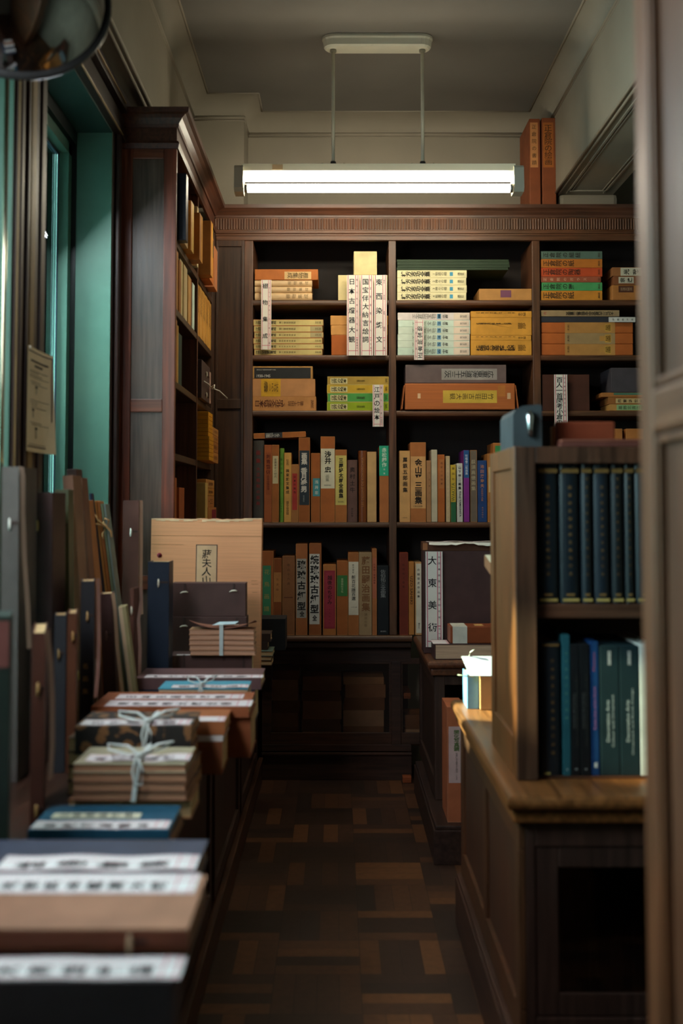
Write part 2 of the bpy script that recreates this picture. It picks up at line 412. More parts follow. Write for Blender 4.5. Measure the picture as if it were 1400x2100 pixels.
struct('trim_beam_bracket', MB().box(XB0+.02, XB1+.02, 4.86*K, YW, ZB-.10, ZB, .02), MP)
def cove():
    wx, cx_ = XLB, -.635; r = ZC-ZM
    cxr = XB0-.085; yb = 5.05*K; yp = 4.823*K; pw = pier; pc = U(530, 190, Y=yp).x
    W = [(wx, -1.6), (wx, 4.908*K), (pw, 4.908*K), (pw, YW), (XB0, YW), (XB0, -1.6)]
    Cc = [(cx_, -1.6), (cx_, yp), (pc, yp), (pc, yb), (cxr, yb), (cxr, -1.6)]
    n = 8; vv = []; ff = []
    for (a, b_), (c, d) in zip(W, Cc):
        for i in range(n+1):
            t = PI/2*i/n; hh = 1-math.cos(t); v = math.sin(t)
            vv.append((a+(c-a)*hh, b_+(d-b_)*hh, ZM+(ZC-ZM)*v-.001))
    for i in range(len(W)-1):
        for j in range(n):
            p = i*(n+1)+j; ff.append((p, p+1, p+n+2, p+n+1))
    m = MB().add(vv, ff, True)
    struct('trim_cove', m, MP)
    b1 = MB(); b2 = MB()
    for i in range(len(W)-1):
        b1.tube([(W[i][0], W[i][1], ZM), (W[i+1][0], W[i+1][1], ZM)], .007, 6)
        b1.tube([(W[i][0], W[i][1], ZM-.016), (W[i+1][0], W[i+1][1], ZM-.016)], .004, 6)
        b2.tube([(Cc[i][0], Cc[i][1], ZC), (Cc[i+1][0], Cc[i+1][1], ZC)], .0055, 6)
    struct('trim_picture_rail', b1, MP); struct('trim_ceiling_bead', b2, MP)
cove()
b1 = MB()
for x_, z_ in ((XLB, ZB), (XLB-.02, ZB-.004), (XB0, ZB), (XB0+.02, ZB-.003)):
    b1.tube([(x_, -1.5, z_), (x_, 4.9*K, z_)], .006, 6)
struct('trim_beam_bead', b1, MP)
# window woodwork
WZ = wood('z', '#2c1810', .46); WY = wood('y', '#2a1a14', .46)
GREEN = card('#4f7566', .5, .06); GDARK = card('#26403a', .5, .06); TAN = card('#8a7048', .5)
def postprof(y0, y1, x, name):
    m = MB(); n = 7; L_ = y1-y0
    m.box(XL-.16, x-.012, y0, y1, ZS, ZH)
    for a, b_, dx in ((0, .08, -.004), (.10, .20, .002), (.22, .30, -.004), (.32, .40, .004), (.62, .80, .000), (.82, 1.0, .006)):
        m.box(x-.014, x+dx, y0+a*L_, y0+b_*L_, ZS, ZH, .003)
    return struct(name, m, WZ)
postprof(YN1+.02, YP1, -.79, 'trim_window_post')
struct('trim_post_strip', MB().box(-.805, -.787, YN1+.02+.42*(YP1-YN1), YN1+.02+.58*(YP1-YN1), ZS, ZH, .002), TAN)
struct('trim_post_bead', MB().box(-.7895, -.786, YN1+.012, YN1+.02, ZS, ZH), TAN)
# head casing along the windows
m = MB()
for z0_, z1_, x_ in ((ZH-.005, ZH+.03, -.775), (ZH+.035, ZH+.09, -.785), (ZH+.095, ZH+.115, -.765), (ZH+.12, ZB-.002, -.79)):
    m.box(XL-.02, x_, -1.5, YE+.30, z0_, z1_, .004)
struct('trim_window_head', m, WY)
struct('trim_head_bead', MB().tube([(-.774, -1.5, ZH), (-.774, YE+.05, ZH)], .004, 6).tube([(-.764, -1.5, ZH+.118), (-.764, YE+.05, ZH+.118)], .004, 6), TAN)
# casing at the far jamb
m = MB()
xa, xb = U(213, 500, Y=YE).x, U(246, 500, Y=3.56*K).x
m.box(XL-.03, xa+.012, YE-.004, YE+.05, 0.5, ZH, .004).box(xa+.014, xa+.03, YE+.006, YE+.05, 0.5, ZH+.02, .004).box(xa+.032, xb+.004, YE+.03, YE+.07, .5, ZH+.03, .005)
struct('trim_window_casing', m, WZ)
struct('trim_casing_bead', MB().box(xa-.001, xa+.003, YE-.007, YE-.003, .5, ZH), TAN)
struct('trim_window_sill', MB().box(XL-.28, XL+.01, YN0, YE, ZS-.03, ZS, .006), WY)
def window(name, y0, y1, panel=True):
    xg = -.978
    fr = MB()
    w_ = .045
    yf = y1-.05*K
    fr.box(xg+.002, -.942, yf, yf+w_, ZS, ZH-.06).box(xg+.002, -.942, y0, y0+w_, ZS, ZH-.06)
    fr.box(xg+.002, -.942, y0, y1, ZH-.10, ZH-.055).box(xg+.002, -.942, y0, y1, ZS, ZS+.04)
    r = struct(name, fr, GREEN)
    MB().box(xg-.004, xg, y0+w_, yf, ZS+.04, ZH-.10).build('pane', glass((.85, 1, .98), .02, .0), r)
    g = MB().box(xg-.001, xg+.003, yf-.010, yf-.002, ZS+.04, ZH-.10).box(xg-.001, xg+.003, y0+w_, yf, ZH-.108, ZH-.10)
    g.build('gasket', card('#2c3a48'), r)
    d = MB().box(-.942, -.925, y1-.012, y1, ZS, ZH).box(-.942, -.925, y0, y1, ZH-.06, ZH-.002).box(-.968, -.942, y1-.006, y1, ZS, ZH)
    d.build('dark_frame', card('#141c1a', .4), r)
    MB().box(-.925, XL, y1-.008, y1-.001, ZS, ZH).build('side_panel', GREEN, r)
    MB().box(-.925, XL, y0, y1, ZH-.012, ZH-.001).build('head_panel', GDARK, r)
    return r
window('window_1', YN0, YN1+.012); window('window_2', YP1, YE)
struct('trim_cable', MB().tube([U(155, 268, Y=YE-.012), U(180, 266, Y=YE-.012), U(214, 264, Y=YE-.012)], .0018, 6), TAN)
rod = MB().tube([(-.796, 2.36*K, ZS-.02), (-.796, 2.36*K, ZH+.02)], .006, 12)
o = thing('pull_rod', 'thin polished metal rod standing at the left frame of the near window', 'rod')
rod.build('shaft', metal('#c9c2a8', .22), o)
MB().tube([(-.796, 2.36*K, ZH-.01), (-.82, 2.36*K, ZH-.01)], .004, 8).build('bracket', metal('#8a8474', .4), o)
# neighbour's pale block wall outside
m = MB(); yy = -2
while yy < 15:
    zz = -.2
    while zz < 5:
        m.box(-3.2, -3.0, yy, yy+.395, zz, zz+.195, .004); zz += .2
    yy += .4
struct('wall_outside', m, card('#c9d8d4', .8, .08))
# ------------------------------------------------------------------ back bookcase
WX, WZZ, WYY = wood('x', W_mid), wood('z', W_mid), wood('y', W_mid)
DX, DZ, DY = wood('x', W_dark), wood('z', W_dark), wood('y', W_dark)
XE = 1.60
bc = thing('bookcase', 'tall dark wooden bookcase with reeded cornice filling the back wall', 'bookcase', (0, YW, 0))
def pb(name, mb, m, par=bc):
    o = mb.build(name, m, par)
    o.matrix_parent_inverse = Matrix.Translation(-par.location); return o
def upr(pa, pb_, z0, z1, y0=YF, y1=YW-.04, name='upright', m=None):
    return pb(name, MB().box(xf(pa), xf(pb_), y0, y1, z0, z1, .003), m or WZZ)
XBL = XS0+.001 if False else -.589; BK = YW-.03
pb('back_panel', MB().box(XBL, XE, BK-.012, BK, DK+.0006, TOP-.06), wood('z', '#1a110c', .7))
for a, b_ in ((500, 518), (797, 812), (1092, 1108)): upr(a, b_, DK+.0006, zf(493.5), y1=BK-.014)
upr(1386, 1402, DK+.0006, zf(493.5), y1=BK-.014)
ux = [(xf(518), xf(797)), (xf(812), xf(1092)), (xf(1108), xf(1386))]
for z_ in (S1, S2, S3, S4):
    for a, b_ in ux:
        th = .0265
        poly = []
        for i in range(7):
            t = -PI/2+PI*i/6; poly.append((YF+.006-math.cos(t)*.006, z_-th/2+math.sin(t)*th/2))
        poly += [(BK-.014, z_), (BK-.014, z_-th)]
        pb('shelf', MB().prism(poly, 'x', a+.0005, b_-.0005), WX)
# blind panel at the left
m = MB().box(XBL, xf(500), YF+.012, YF+.03, DK+.0006, zf(492))
m.box(XBL, xf(446), YF+.002, YF+.03, DK+.0006, zf(492), .002).box(xf(494), xf(500)-.0005, YF+.002, YF+.03, DK+.0006, zf(492), .002)
m.box(xf(446), xf(494), YF+.003, YF+.02, zf(838), zf(818), .003).box(xf(446), xf(494), YF+.003, YF+.02, zf(505), zf(492), .002)
pb('blind_panel', m, DZ)
# head: rail, moulding, reeding, cornice
pb('top_rail', MB().box(XBL, XE, YF, YF+.03, zf(493), zf(480), .003), WX)
m = MB().box(XBL, XE, YF-.012, YF+.03, zf(480), zf(473), .004).box(XBL, XE, YF-.006, YF+.03, zf(484), zf(480), .002)
pb('moulding', m, WX)
m = MB().box(XBL, XE, YF-.004, YF+.03, zf(473), zf(447)); x_ = xf(438); st = (xf(800)-xf(440))/66
while x_ < XE-.02:
    m.prism([(x_+st*.1+st*.35*(1-math.cos(PI*i/4)), YF-.004-.006*math.sin(PI*i/4)) for i in range(5)], 'z', zf(471), zf(450), False); x_ += st
pb('reeded_band', m, WZZ)
poly = [(YF+.03, zf(447)), (YF-.010, zf(447)), (YF-.012, zf(443)), (YF-.030, zf(435)), (YF-.045, zf(431)), (YF-.047, TOP), (BK, TOP), (BK, zf(447))]
pb('cornice', MB().prism(poly, 'x', U(449, 424, Y=YF).x-.02, XE), wood('x', '#4e3528', .4))
# ------------------------------------------------------------------ base cabinets at the back
YBB = YF+.07
bb = thing('base_cabinet', 'low dark cabinet under the back bookcase with a glazed door', 'cabinet', (0, YW, 0))
def xq(px, py=1450): return U(px, py, Y=YBB).x
def zq(py): return U(700, py, Y=YBB).z
XC0, XC1 = -.36, .372
def pc(n_, mb, m, par=bb): return pb(n_, mb, m, par)
pc('plinth', MB().box(XC0, .36, YBB-.02, YBB+.03, 0, zq(1545), .002).box(XC0, .36, YBB-.032, YBB-.018, zq(1546), zq(1541), .002), wood('x', '#38241a', .5))
pc('carcass', MB().box(XC0, .36, YBB, YBB+.02, zq(1541), zq(1527), .002).box(XC0, .36, YBB+.002, YBB+.02, zq(1357), DK-.064).box(XC0, xq(553), YBB+.002, YBB+.02, zq(1527), zq(1357)).box(xq(803), xq(822), YBB-.002, YBB+.02, zq(1527), zq(1357), .002)
   .box(XC0, .36, BK-.02, BK, 0, DK-.04).box(XC0, .36, YBB+.02, BK-.02, zq(1541), zq(1535)), wood('x', '#38241a', .5))
for a, b_ in ((553, 803), (822, 878)):
    x0_, x1_ = xq(a), xq(b_); e = .012
    m = MB().box(x0_, x1_, YBB+.004, YBB+.018, zq(1527), zq(1503), .002).box(x0_, x1_, YBB+.004, YBB+.018, zq(1362), zq(1350), .002)
    m.box(x0_, x0_+e*.7, YBB+.004, YBB+.018, zq(1503), zq(1362)).box(x1_-e, x1_, YBB+.004, YBB+.018, zq(1503), zq(1362))
    d = pc('door', m, wood('x', '#3c271b', .45))
    g = MB().box(x0_+e*.7, x1_-e, YBB+.010, YBB+.012, zq(1503), zq(1362)).build('glass_pane', glass((.93, .91, .88), .25, .03), d)
pc('inner_shelf', MB().box(xq(828), .36, YBB+.025, BK-.03, zq(1435), zq(1423), .002), wood('x', '#9a5226', .5))
pc('loose_batten', MB().box(xq(823), .355, YBB-.075, YBB-.034, .001, .030, .002), wood('x', '#8a4a24', .5))
# worktops
def nose(z_, n=6, r=.014, d=.0):
    return None
wt = thing('worktop', 'dark wooden ledge running under the books of the back bookcase', 'worktop', (0, YW, DK))
def edge_poly(y0, y1, z1, th=.030):
    p = []
    for i in range(7):
        t = -PI/2+PI*i/6; p.append((y0+.010-math.cos(t)*.010, z1-th/2+math.sin(t)*th/2))
    return p+[(y1, z1), (y1, z1-th)]
pb('top', MB().prism(edge_poly(YF-.012, BK, DK), 'x', XBL, .36), WX, wt)
pb('moulding', MB().box(XBL, .36, YF+.02, YF+.06, DK-.062, DK-.032, .006), DX, wt)
# books behind the cabinet glass
zb = zq(1535)+.001; cols = ['#b07850', '#c08a5c', '#a06c44', '#cfa078', '#94603c']; k = 0
for a, b_, hs in ((556, 612, [38, 30, 26, 44, 20]), (620, 700, [30, 25, 38, 22, 30]), (706, 790, [40, 34, 26, 28, 16]), (830, 872, [34, 30])):
    z_ = zb
    for i, hp in enumerate(hs):
        hgt = hp*.0023; dx = random.uniform(-.006, .006)
        nm = {0: 'left', 1: 'middle', 2: 'right', 3: 'far right'}[[556, 620, 706, 830].index(a)]
        volume('dim brown volume behind the low glass door, %s pile, %s' % (nm, ['bottom one', 'second from bottom', 'third from bottom', 'fourth from bottom', 'top one'][i if i < len(hs)-1 else 4]),
               xq(a)+dx, xq(b_)+dx, z_+.0004, z_+hgt, YBB+.06, .17, cols[(i+k) % 5], (), group='brown volumes behind the glass door', shape='box', bev=.002)
        z_ += hgt
    k += 1
# ------------------------------------------------------------------ left side bookcase
XS = -.59
ya, yb_, yc, yd = 3.62*K, 4.19*K, 4.70*K, YF-.003
sb = thing('bookcase', 'tall dark wooden bookcase on the left with panelled end facing the aisle', 'bookcase', (XL, ya, DK))
Q = lambda py: U(300, py, Y=ya).z
RD = wood('z', '#6a3a28', .40); RDD = wood('z', '#5b4a42', .40)
xl_, xr_ = U(240, 700, Y=ya).x, XS
m = MB().box(xl_, xr_-.004, ya+.010, ya+.022, DK+.0006, Q(300))
pb('end_panel', m, wood('z', '#50473f', .38), sb)
m = MB().box(xl_, U(268, 700, Y=ya).x, ya, ya+.022, DK+.0006, Q(300), .003).box(U(333, 700, Y=ya).x, xr_, ya, ya+.022, DK+.0006, Q(300), .003)
pb('stile', m, RD, sb)
xa_, xb2 = U(268, 700, Y=ya).x, U(333, 700, Y=ya).x
for p0, p1 in ((845, 818), (325, 300), (1210, 1180)): pb('rail', MB().box(xa_, xb2, ya+.002, ya+.022, Q(p0), Q(p1), .003), wood('x', '#6a3e2a', .4), sb)
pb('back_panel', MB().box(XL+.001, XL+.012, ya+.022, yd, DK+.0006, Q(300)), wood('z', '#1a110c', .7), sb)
pb('upright', MB().box(XL+.012, XS, yb_, yb_+.022, DK+.0006, Q(300), .003), wood('z', '#5a3524'), sb)
pb('upright', MB().box(XL+.012, XS, yc, yd-.002, DK+.0006, Q(300), .003), DZ, sb)
ZQ = U(403, 943, X=XS).z
ZR = S4
for z_ in (S1-.012, S2, S3, ZQ, ZR):
    for y0_, y1_ in ((ya+.022, yb_), (yb_+.022, yc)):
        pb('shelf', MB().box(XL+.012, XS-.002, y0_+.0005, y1_-.0005, z_-.026, z_, .003), DY, sb)
# its head: frieze and cornice wrapping the corner
zt = U(384, 225, X=-.54).z
zt = TOP
def wrap(name, prof, m):   # prof: list of (out, z)
    mb = MB()
    pts = [[(xr_+o_, ya-o_, z_), ] for o_, z_ in prof]
    n = len(prof); vv = []
    for o_, z_ in prof: vv.append((XL, ya-o_, z_))
    for o_, z_ in prof: vv.append((xr_+o_, ya-o_, z_))
    for o_, z_ in prof: vv.append((xr_+o_, YF-.049, z_))
    ff = []
    for s_ in range(2):
        for i in range(n-1): ff.append((s_*n+i, s_*n+i+1, (s_+1)*n+i+1, (s_+1)*n+i))
    mb.add(vv, ff); return pb(name, mb, m, sb)
q1, q2, q3 = Q(300), Q(290), Q(262)
wrap('frieze', [(-.004, q1-.01), (.006, q1-.01), (.010, (q1+q2)/2), (.006, q2), (.000, q2), (.000, q3), (-.01, q3)], wood('y', '#4a2c1e', .42))
wrap('cornice', [(-.01, q3), (.006, q3), (.008, q3+.012), (.022, q3+.03), (.036, zt-.022), (.048, zt-.018), (.050, zt), (-.19, zt)], wood('y', '#4a2d1f', .4))
pb('crown_board', MB().box(XL+.001, xr_, ya+.002, YF-.05, zt-.02, zt-.002), DY, sb)
# left base cabinet and worktop
XW = -.35
lb = thing('base_cabinet', 'low dark cabinet along the window wall under the stacked old books', 'cabinet', (XL, .5, 0))
pb('carcass', MB().box(XL+.001, XW-.03, .5, YF-.014, .11, DK-.032, .003), wood('y', '#2c1b14', .5), lb)
pb('plinth', MB().box(XL+.001, XW-.006, .5, YF, 0, .105, .003).box(XW-.02, XW, .5, YF, .105, .12, .003), wood('y', '#4a2e1e', .45), lb)
for i in range(5):
    y0_ = .55+i*.93; y1_ = y0_+.85
    m = MB()
    for a, b_, c, d in ((y0_, y1_, .14, .19), (y0_, y1_, DK-.10, DK-.05), (y0_, y0_+.05, .19, DK-.10), (y1_-.05, y1_, .19, DK-.10)): m.box(XW-.031, XW-.014, a, b_, c, d, .003)
    m.box(XW-.031, XW-.024, y0_+.05, y1_-.05, .19, DK-.10)
    d = pb('door', m, wood('z', '#3a241a', .5), lb)
lw = thing('worktop', 'dark wooden ledge along the windows carrying bundles and upright cases', 'worktop', (XL, .5, DK))
pb('top', MB().prism([(-a+(-.0), b_) for a, b_ in [(p[0]-.0, p[1]) for p in edge_poly(-XW, -(XL+.001), DK)]] if False else [(XW-(p[0]), p[1]) for p in edge_poly(0, XW-(XL+.001), DK)], 'y', .5, YF-.013), wood('y', '#3a241a', .42), lw)
# ------------------------------------------------------------------ right base cabinets
XD = U(1040, 1635, Z=DK).x
YA0 = U(1040, 1635, Z=DK).y; YA1 = U(925, 1435, Z=DK).y
YB0 = U(882, 1356, Z=DK).y
XP = XD+.028
XRR = 1.35
def xw_top(x0, x1, y0, y1, par, m):
    # worktop with rounded aisle edge (towards -x) and rounded near edge
    mb = MB(); th = .032; n = 6; vv = []; prof = []
    for i in range(n+1):
        t = -PI/2+PI*i/n; prof.append((.014-math.cos(t)*.014, -th/2+math.sin(t)*th/2))
    # rings
    for a, z_ in prof: vv.append((x0+a, y1, DK+z_))
    for a, z_ in prof: vv.append((x0+a, y0+a, DK+z_))
    for a, z_ in prof: vv.append((x1, y0+a, DK+z_))
    k = n+1; ff = []
    for s_ in range(2):
        for i in range(n): ff.append((s_*k+i, s_*k+i+1, (s_+1)*k+i+1, (s_+1)*k+i))
    vv += [(x1, y1, DK), (x1, y1, DK-th)]; t_ = 3*k
    ff += [(k-1, 2*k-1, 3*k-1, t_), (0, t_+1, 2*k, k), tuple(range(k))+(t_, t_+1)]
    mb.add(vv, ff); o = pb('top', mb, m, par)
    pb('moulding', MB().box(x0+.014, x1, y0+.016, y1-.002, DK-th-.028, DK-th, .006), m, par); return o
def side_frames(par, y0, y1, m, mp, n=2, z0=.16):
    mb = MB(); zt_ = DK-.07; wd = .055; L_ = (y1-y0)
    mb.box(XP-.0, XP+.016, y0, y1, z0, z0+.075, .003).box(XP, XP+.016, y0, y1, zt_-.05, zt_, .003)
    for i in range(n+1):
        yy_ = y0+(L_-wd)*i/n; mb.box(XP, XP+.016, yy_, yy_+wd, z0+.075, zt_-.05, .003)
    pb('side_frame', mb, m, par)
    pb('side_panel', MB().box(XP+.010, XP+.02, y0+.01, y1-.01, z0, zt_), mp, par)
rb = thing('base_cabinet', 'low panelled wooden cabinet at the right, nearest the camera', 'cabinet', (XD, YA0, 0))
FR = wood('z', '#4a301c', .45); FP = wood('z', '#442c1c', .5)
side_frames(rb, YA0+.035, YA1-.03, FR, FP, 2)
pb('plinth', MB().box(XP-.018, XRR, YA0+.02, YA1-.02, 0, .145, .003).box(XP-.014, XRR, YA0+.026, YA1-.025, .145, .16, .004), wood('y', '#3c281e', .45), rb)
xg0 = U(1095, 1800, Y=YA0+.05).x
pb('carcass', MB().box(XP+.02, XRR, YA1-.05, YA1-.03, .16, DK-.07).box(XRR-.02, XRR, YA0+.04, YA1-.05, .16, DK-.07).box(XP+.02, XRR, YA0+.06, YA1-.05, .16, .175).box(XP+.02, XRR, YA0+.06, YA1-.05, DK-.075, DK-.062), wood('z', '#2a1c15', .55), rb)
m = MB().box(XP+.016, xg0, YA0+.035, YA0+.055, .16, DK-.062, .003).box(xg0, XRR, YA0+.035, YA0+.055, DK-.115, DK-.062, .003).box(xg0, XRR, YA0+.035, YA0+.055, .16, .22, .003)
pb('front_frame', m, wood('z', '#33211a', .5), rb)
d = pb('door', MB().box(xg0, xg0+.05, YA0+.038, YA0+.052, .222, DK-.117, .003).box(xg0+.05, XRR-.03, YA0+.038, YA0+.052, DK-.16, DK-.117, .003).box(xg0+.05, XRR-.03, YA0+.038, YA0+.052, .222, .27, .003), wood('z', '#2e1e18', .5), rb)
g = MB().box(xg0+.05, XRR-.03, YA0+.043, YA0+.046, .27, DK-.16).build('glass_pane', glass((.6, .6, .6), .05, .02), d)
rt = thing('worktop', 'worn wooden counter top at the right with a sunlit far corner', 'worktop', (XD, YA0, DK))
xw_top(XD, XRR, YA0, YA1, rt, wood('y', '#66401f', .38))
# far right cabinet (open end niche)
fb = thing('base_cabinet', 'low dark cabinet beside the back bookcase with an open end niche', 'cabinet', (XD, YB0, 0))
xn0, xn1 = U(913, 1600, Y=YB0+.03).x, .85
ye_ = YB0+.035
side_frames(fb, ye_, YF-.02, wood('z', '#3c2a20', .45), wood('z', '#35251c', .5), 1, .145)
pb('plinth', MB().box(XP-.036, XRR, ye_-.36, YF-.16, 0, .125, .003).box(XP-.030, XRR, ye_-.355, YF-.16, .125, .14, .005), wood('y', '#33231c', .45), fb)
pb('end_frame', MB().box(XP+.002, xn0, ye_-.002, ye_+.02, .14, DK-.062, .003).box(xn0, xn1, ye_-.002, ye_+.02, DK-.10, DK-.062, .003).box(xn1, XRR, ye_-.002, ye_+.02, .14, DK-.062), wood('z', '#3a281e', .5), fb)
pb('carcass', MB().box(XP+.02, XP+.03, ye_+.02, YF-.03, .14, DK-.062).box(XP+.03, xn1, ye_+.30, ye_+.32, .14, DK-.062).box(xn1, xn1+.02, ye_+.02, ye_+.32, .14, DK-.062).box(XP+.03, xn1, ye_+.02, ye_+.3, .14, .15), wood('z', '#241812', .6), fb)
ft = thing('worktop', 'dark counter top beside the back bookcase under the large maroon case', 'worktop', (XD, YB0, DK))
xw_top(XD, XRR, YB0, YF-.014, ft, wood('y', '#5c3a26', .38))
# ------------------------------------------------------------------ bookcase on the right counter
YK0 = U(1062, 1603, Z=DK).y+.005
xk0 = U(1058, 1600, Z=DK).x; ZKT = U(1045, 915, Y=YK0).z
YK1 = YK0+.40
kb = thing('bookcase', 'small wooden bookcase of dark bound volumes standing on the right counter', 'bookcase', (xk0, YK0, DK))
xk1 = 1.15
KS = wood('z', '#583618', .42); KF = wood('z', '#3c281c', .45)
xo = U(1099, 1100, Y=YK0).x
m = MB().box(xk0+.008, xk0+.02, YK0+.02, YK1, DK+.001, ZKT)
m.box(xk0, xk0+.02, YK0+.006, YK0+.05, DK+.001, ZKT, .003).box(xk0, xk0+.02, YK1-.045, YK1, DK+.001, ZKT, .003).box(xk0, xk0+.02, YK0+.05, YK1-.045, ZKT-.05, ZKT, .003).box(xk0, xk0+.02, YK0+.05, YK1-.045, DK+.001, DK+.09, .003)
pb('side_panel', m, KS, kb)
zk1 = U(1100, 950, Y=YK0).z; zs1, zs0 = U(1100, 1240, Y=YK0).z, U(1100, 1270, Y=YK0).z
pb('face_frame', MB().box(xk0+.002, xo, YK0, YK0+.018, DK+.001, ZKT-.001, .002).box(xo, xk1, YK0, YK0+.018, zk1, ZKT-.001, .002), KF, kb)
pb('shelf', MB().box(xk0+.02, xk1, YK0+.02, YK1-.02, zs0, zs1, .003), wood('x', '#4a2f20', .45), kb)
pb('shelf', MB().box(xk0+.02, xk1, YK0+.02, YK1-.02, DK+.001, DK+.006), wood('x', '#4a2f20', .45), kb)
pb('top', MB().box(xk0+.02, xk1, YK0+.018, YK1, zk1+.005, ZKT-.002), KF, kb)
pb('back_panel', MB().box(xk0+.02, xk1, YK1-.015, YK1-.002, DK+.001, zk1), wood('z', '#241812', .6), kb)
pb('end_board', MB().box(xk1, xk1+.02, YK0, YK1, DK+.001, ZKT-.001), KF, kb)
# ------------------------------------------------------------------ tall panelled cabinet in the right foreground
XT = .40; YT = XT*F/(1311-690)
tb = thing('cabinet', 'tall panelled wooden cabinet end out of focus at the right edge', 'cabinet', (XT, YT, 0))
TZ = wood('z', '#523320', .42); TY = wood('y', '#523320', .42)
yz = YT-.062
zr1, zr0 = U(1345, 795, X=XT).z, U(1345, 885, X=XT).z
pb('stile', MB().box(XT, XT+.03, yz, YT, 0, 2.62, .006), TZ, tb)
pb('stile', MB().box(XT, XT+.03, -.4, -.34, 0, 2.62, .006), TZ, tb)
for a, b_ in ((zr0, zr1), (0, .30), (2.5, 2.62)): pb('rail', MB().box(XT, XT+.03, -.34, yz, a, b_, .006), TY, tb)
for a, b_ in ((zr1, 2.5), (.30, zr0)):
    pb('panel', MB().box(XT+.014, XT+.024, -.34, yz, a, b_), wood('z', '#482d1e', .42), tb)
    pb('panel_moulding', MB().box(XT+.004, XT+.014, yz-.010, yz-.001, a+.004, b_-.004, .003).box(XT+.004, XT+.014, -.33, yz-.010, b_-.014, b_-.004, .003).box(XT+.004, XT+.014, -.33, yz-.010, a+.004, a+.014, .003), TZ, tb)
pb('carcass', MB().box(XT+.024, XT+.38, YT-.03, YT-.002, 0, 2.62).box(XT+.35, XT+.38, -.4, YT-.03, 0, 2.62), TZ, tb)
pb('top', MB().box(XT+.02, XT+.38, -.4, YT-.03, 2.59, 2.62), TZ, tb)
# ------------------------------------------------------------------ fluorescent pendant
YL = 4.245*K
lamp = thing('pendant_light', 'white twin tube fluorescent light hanging on two rods from the ceiling', 'ceiling light', (0, YL, ZC))
def pl(n_, mb, m): return pb(n_, mb, m, lamp)
WH = card('#dcd7c2', .4, .04)
xc0, xc1 = U(660, 80, Y=YL).x, U(887, 80, Y=YL).x
mb = MB(); ww = .055
def oblong(z_, s_): 
    r_ = ww*s_; c0, c1 = xc0+ww, xc1-ww; pts = []
    for i in range(9): t = PI/2+PI*i/8; pts.append((c0+math.cos(t)*r_, YL+math.sin(t)*r_, z_))
    for i in range(9): t = -PI/2+PI*i/8; pts.append((c1+math.cos(t)*r_, YL+math.sin(t)*r_, z_))
    return pts
lv = [oblong(ZC-.002, 1.0), oblong(ZC-.012, 1.0), oblong(ZC-.020, .92), oblong(ZC-.045, .84), oblong(ZC-.052, .70)]
vv = [p for l_ in lv for p in l_]; n = 18; ff = []
for i in range(4):
    for j in range(n): ff.append((i*n+j, i*n+(j+1) % n, (i+1)*n+(j+1) % n, (i+1)*n+j))
ff.append(tuple(4*n+j for j in range(n)))
pl('ceiling_canopy', mb.add(vv, ff), WH)
ztop = U(780, 341, Y=YL).z; 
xt0, xt1 = U(497, 360, Y=YL).x, U(1054, 360, Y=YL).x
for px in (683, 866):
    x_ = U(px, 200, Y=YL).x
    pl('rod', MB().tube([(x_, YL, ZC-.05), (x_, YL, ztop+.004)], .0075, 12), WH)
    pl('collar', MB().tube([(x_, YL, ZC-.062), (x_, YL, ZC-.05)], .014, 12), card('#8f8a78', .4))
    pl('bracket', MB().box(x_-.055, x_+.055, YL-.02, YL+.02, ztop, ztop+.005, .001).tube([(x_, YL, ztop), (x_, YL, ztop+.02)], .012, 8).tube([(x_-.047, YL, ztop), (x_-.047, YL, ztop+.013)], .004, 6).tube([(x_+.047, YL, ztop), (x_+.047, YL, ztop+.013)], .004, 6), card('#4a4a48', .4))
pl('housing', MB().prism([(YL-.038, ztop), (YL+.038, ztop), (YL+.038, ztop-.03), (YL+.02, ztop-.045), (YL-.02, ztop-.045), (YL-.038, ztop-.03)], 'x', xt0, xt1), card('#efe9d0', .4, .02))
EM = emis((1.0, .91, .70), TUBE)
for py, yo, pa, pb2 in ((364, .030, 502, 1049), (386, -.034, 507, 1045)):
    zt_ = U(780, py, Y=YL+yo).z; r_ = .0185
    a, b_ = U(pa, py, Y=YL+yo).x, U(pb2, py, Y=YL+yo).x
    pl('fluorescent_tube', MB().tube([(a, YL+yo, zt_), (b_, YL+yo, zt_)], r_, 20), EM)
    pl('tube_cap', MB().tube([(a-.012, YL+yo, zt_), (a, YL+yo, zt_)], r_*1.02, 16).tube([(b_, YL+yo, zt_), (b_+.012, YL+yo, zt_)], r_*1.02, 16), metal('#9a9a98', .35))
for a, b_ in ((482, 500), (1050, 1070)):
    x0_, x1_ = U(a, 360, Y=YL).x, U(b_, 360, Y=YL).x
    z1_, z0_ = U(780, 345, Y=YL).z, U(780, 399, Y=YL).z
    pl('end_cap', MB().prism([(YL-.05, z1_-.012), (YL-.04, z1_), (YL+.04, z1_), (YL+.05, z1_-.012), (YL+.05, z0_+.03), (YL+.03, z0_), (YL-.045, z0_), (YL-.058, z0_+.015)], 'x', x0_, x1_), card('#bdb9a8', .4, .03))
xs_ = U(558, 350, Y=YL-.04).x
MBs = MB().box(xs_, xs_+.045, YL-.0388, YL-.038, ztop-.026, ztop-.004)
pl('sticker', MBs, card('#d3b48a', .6))
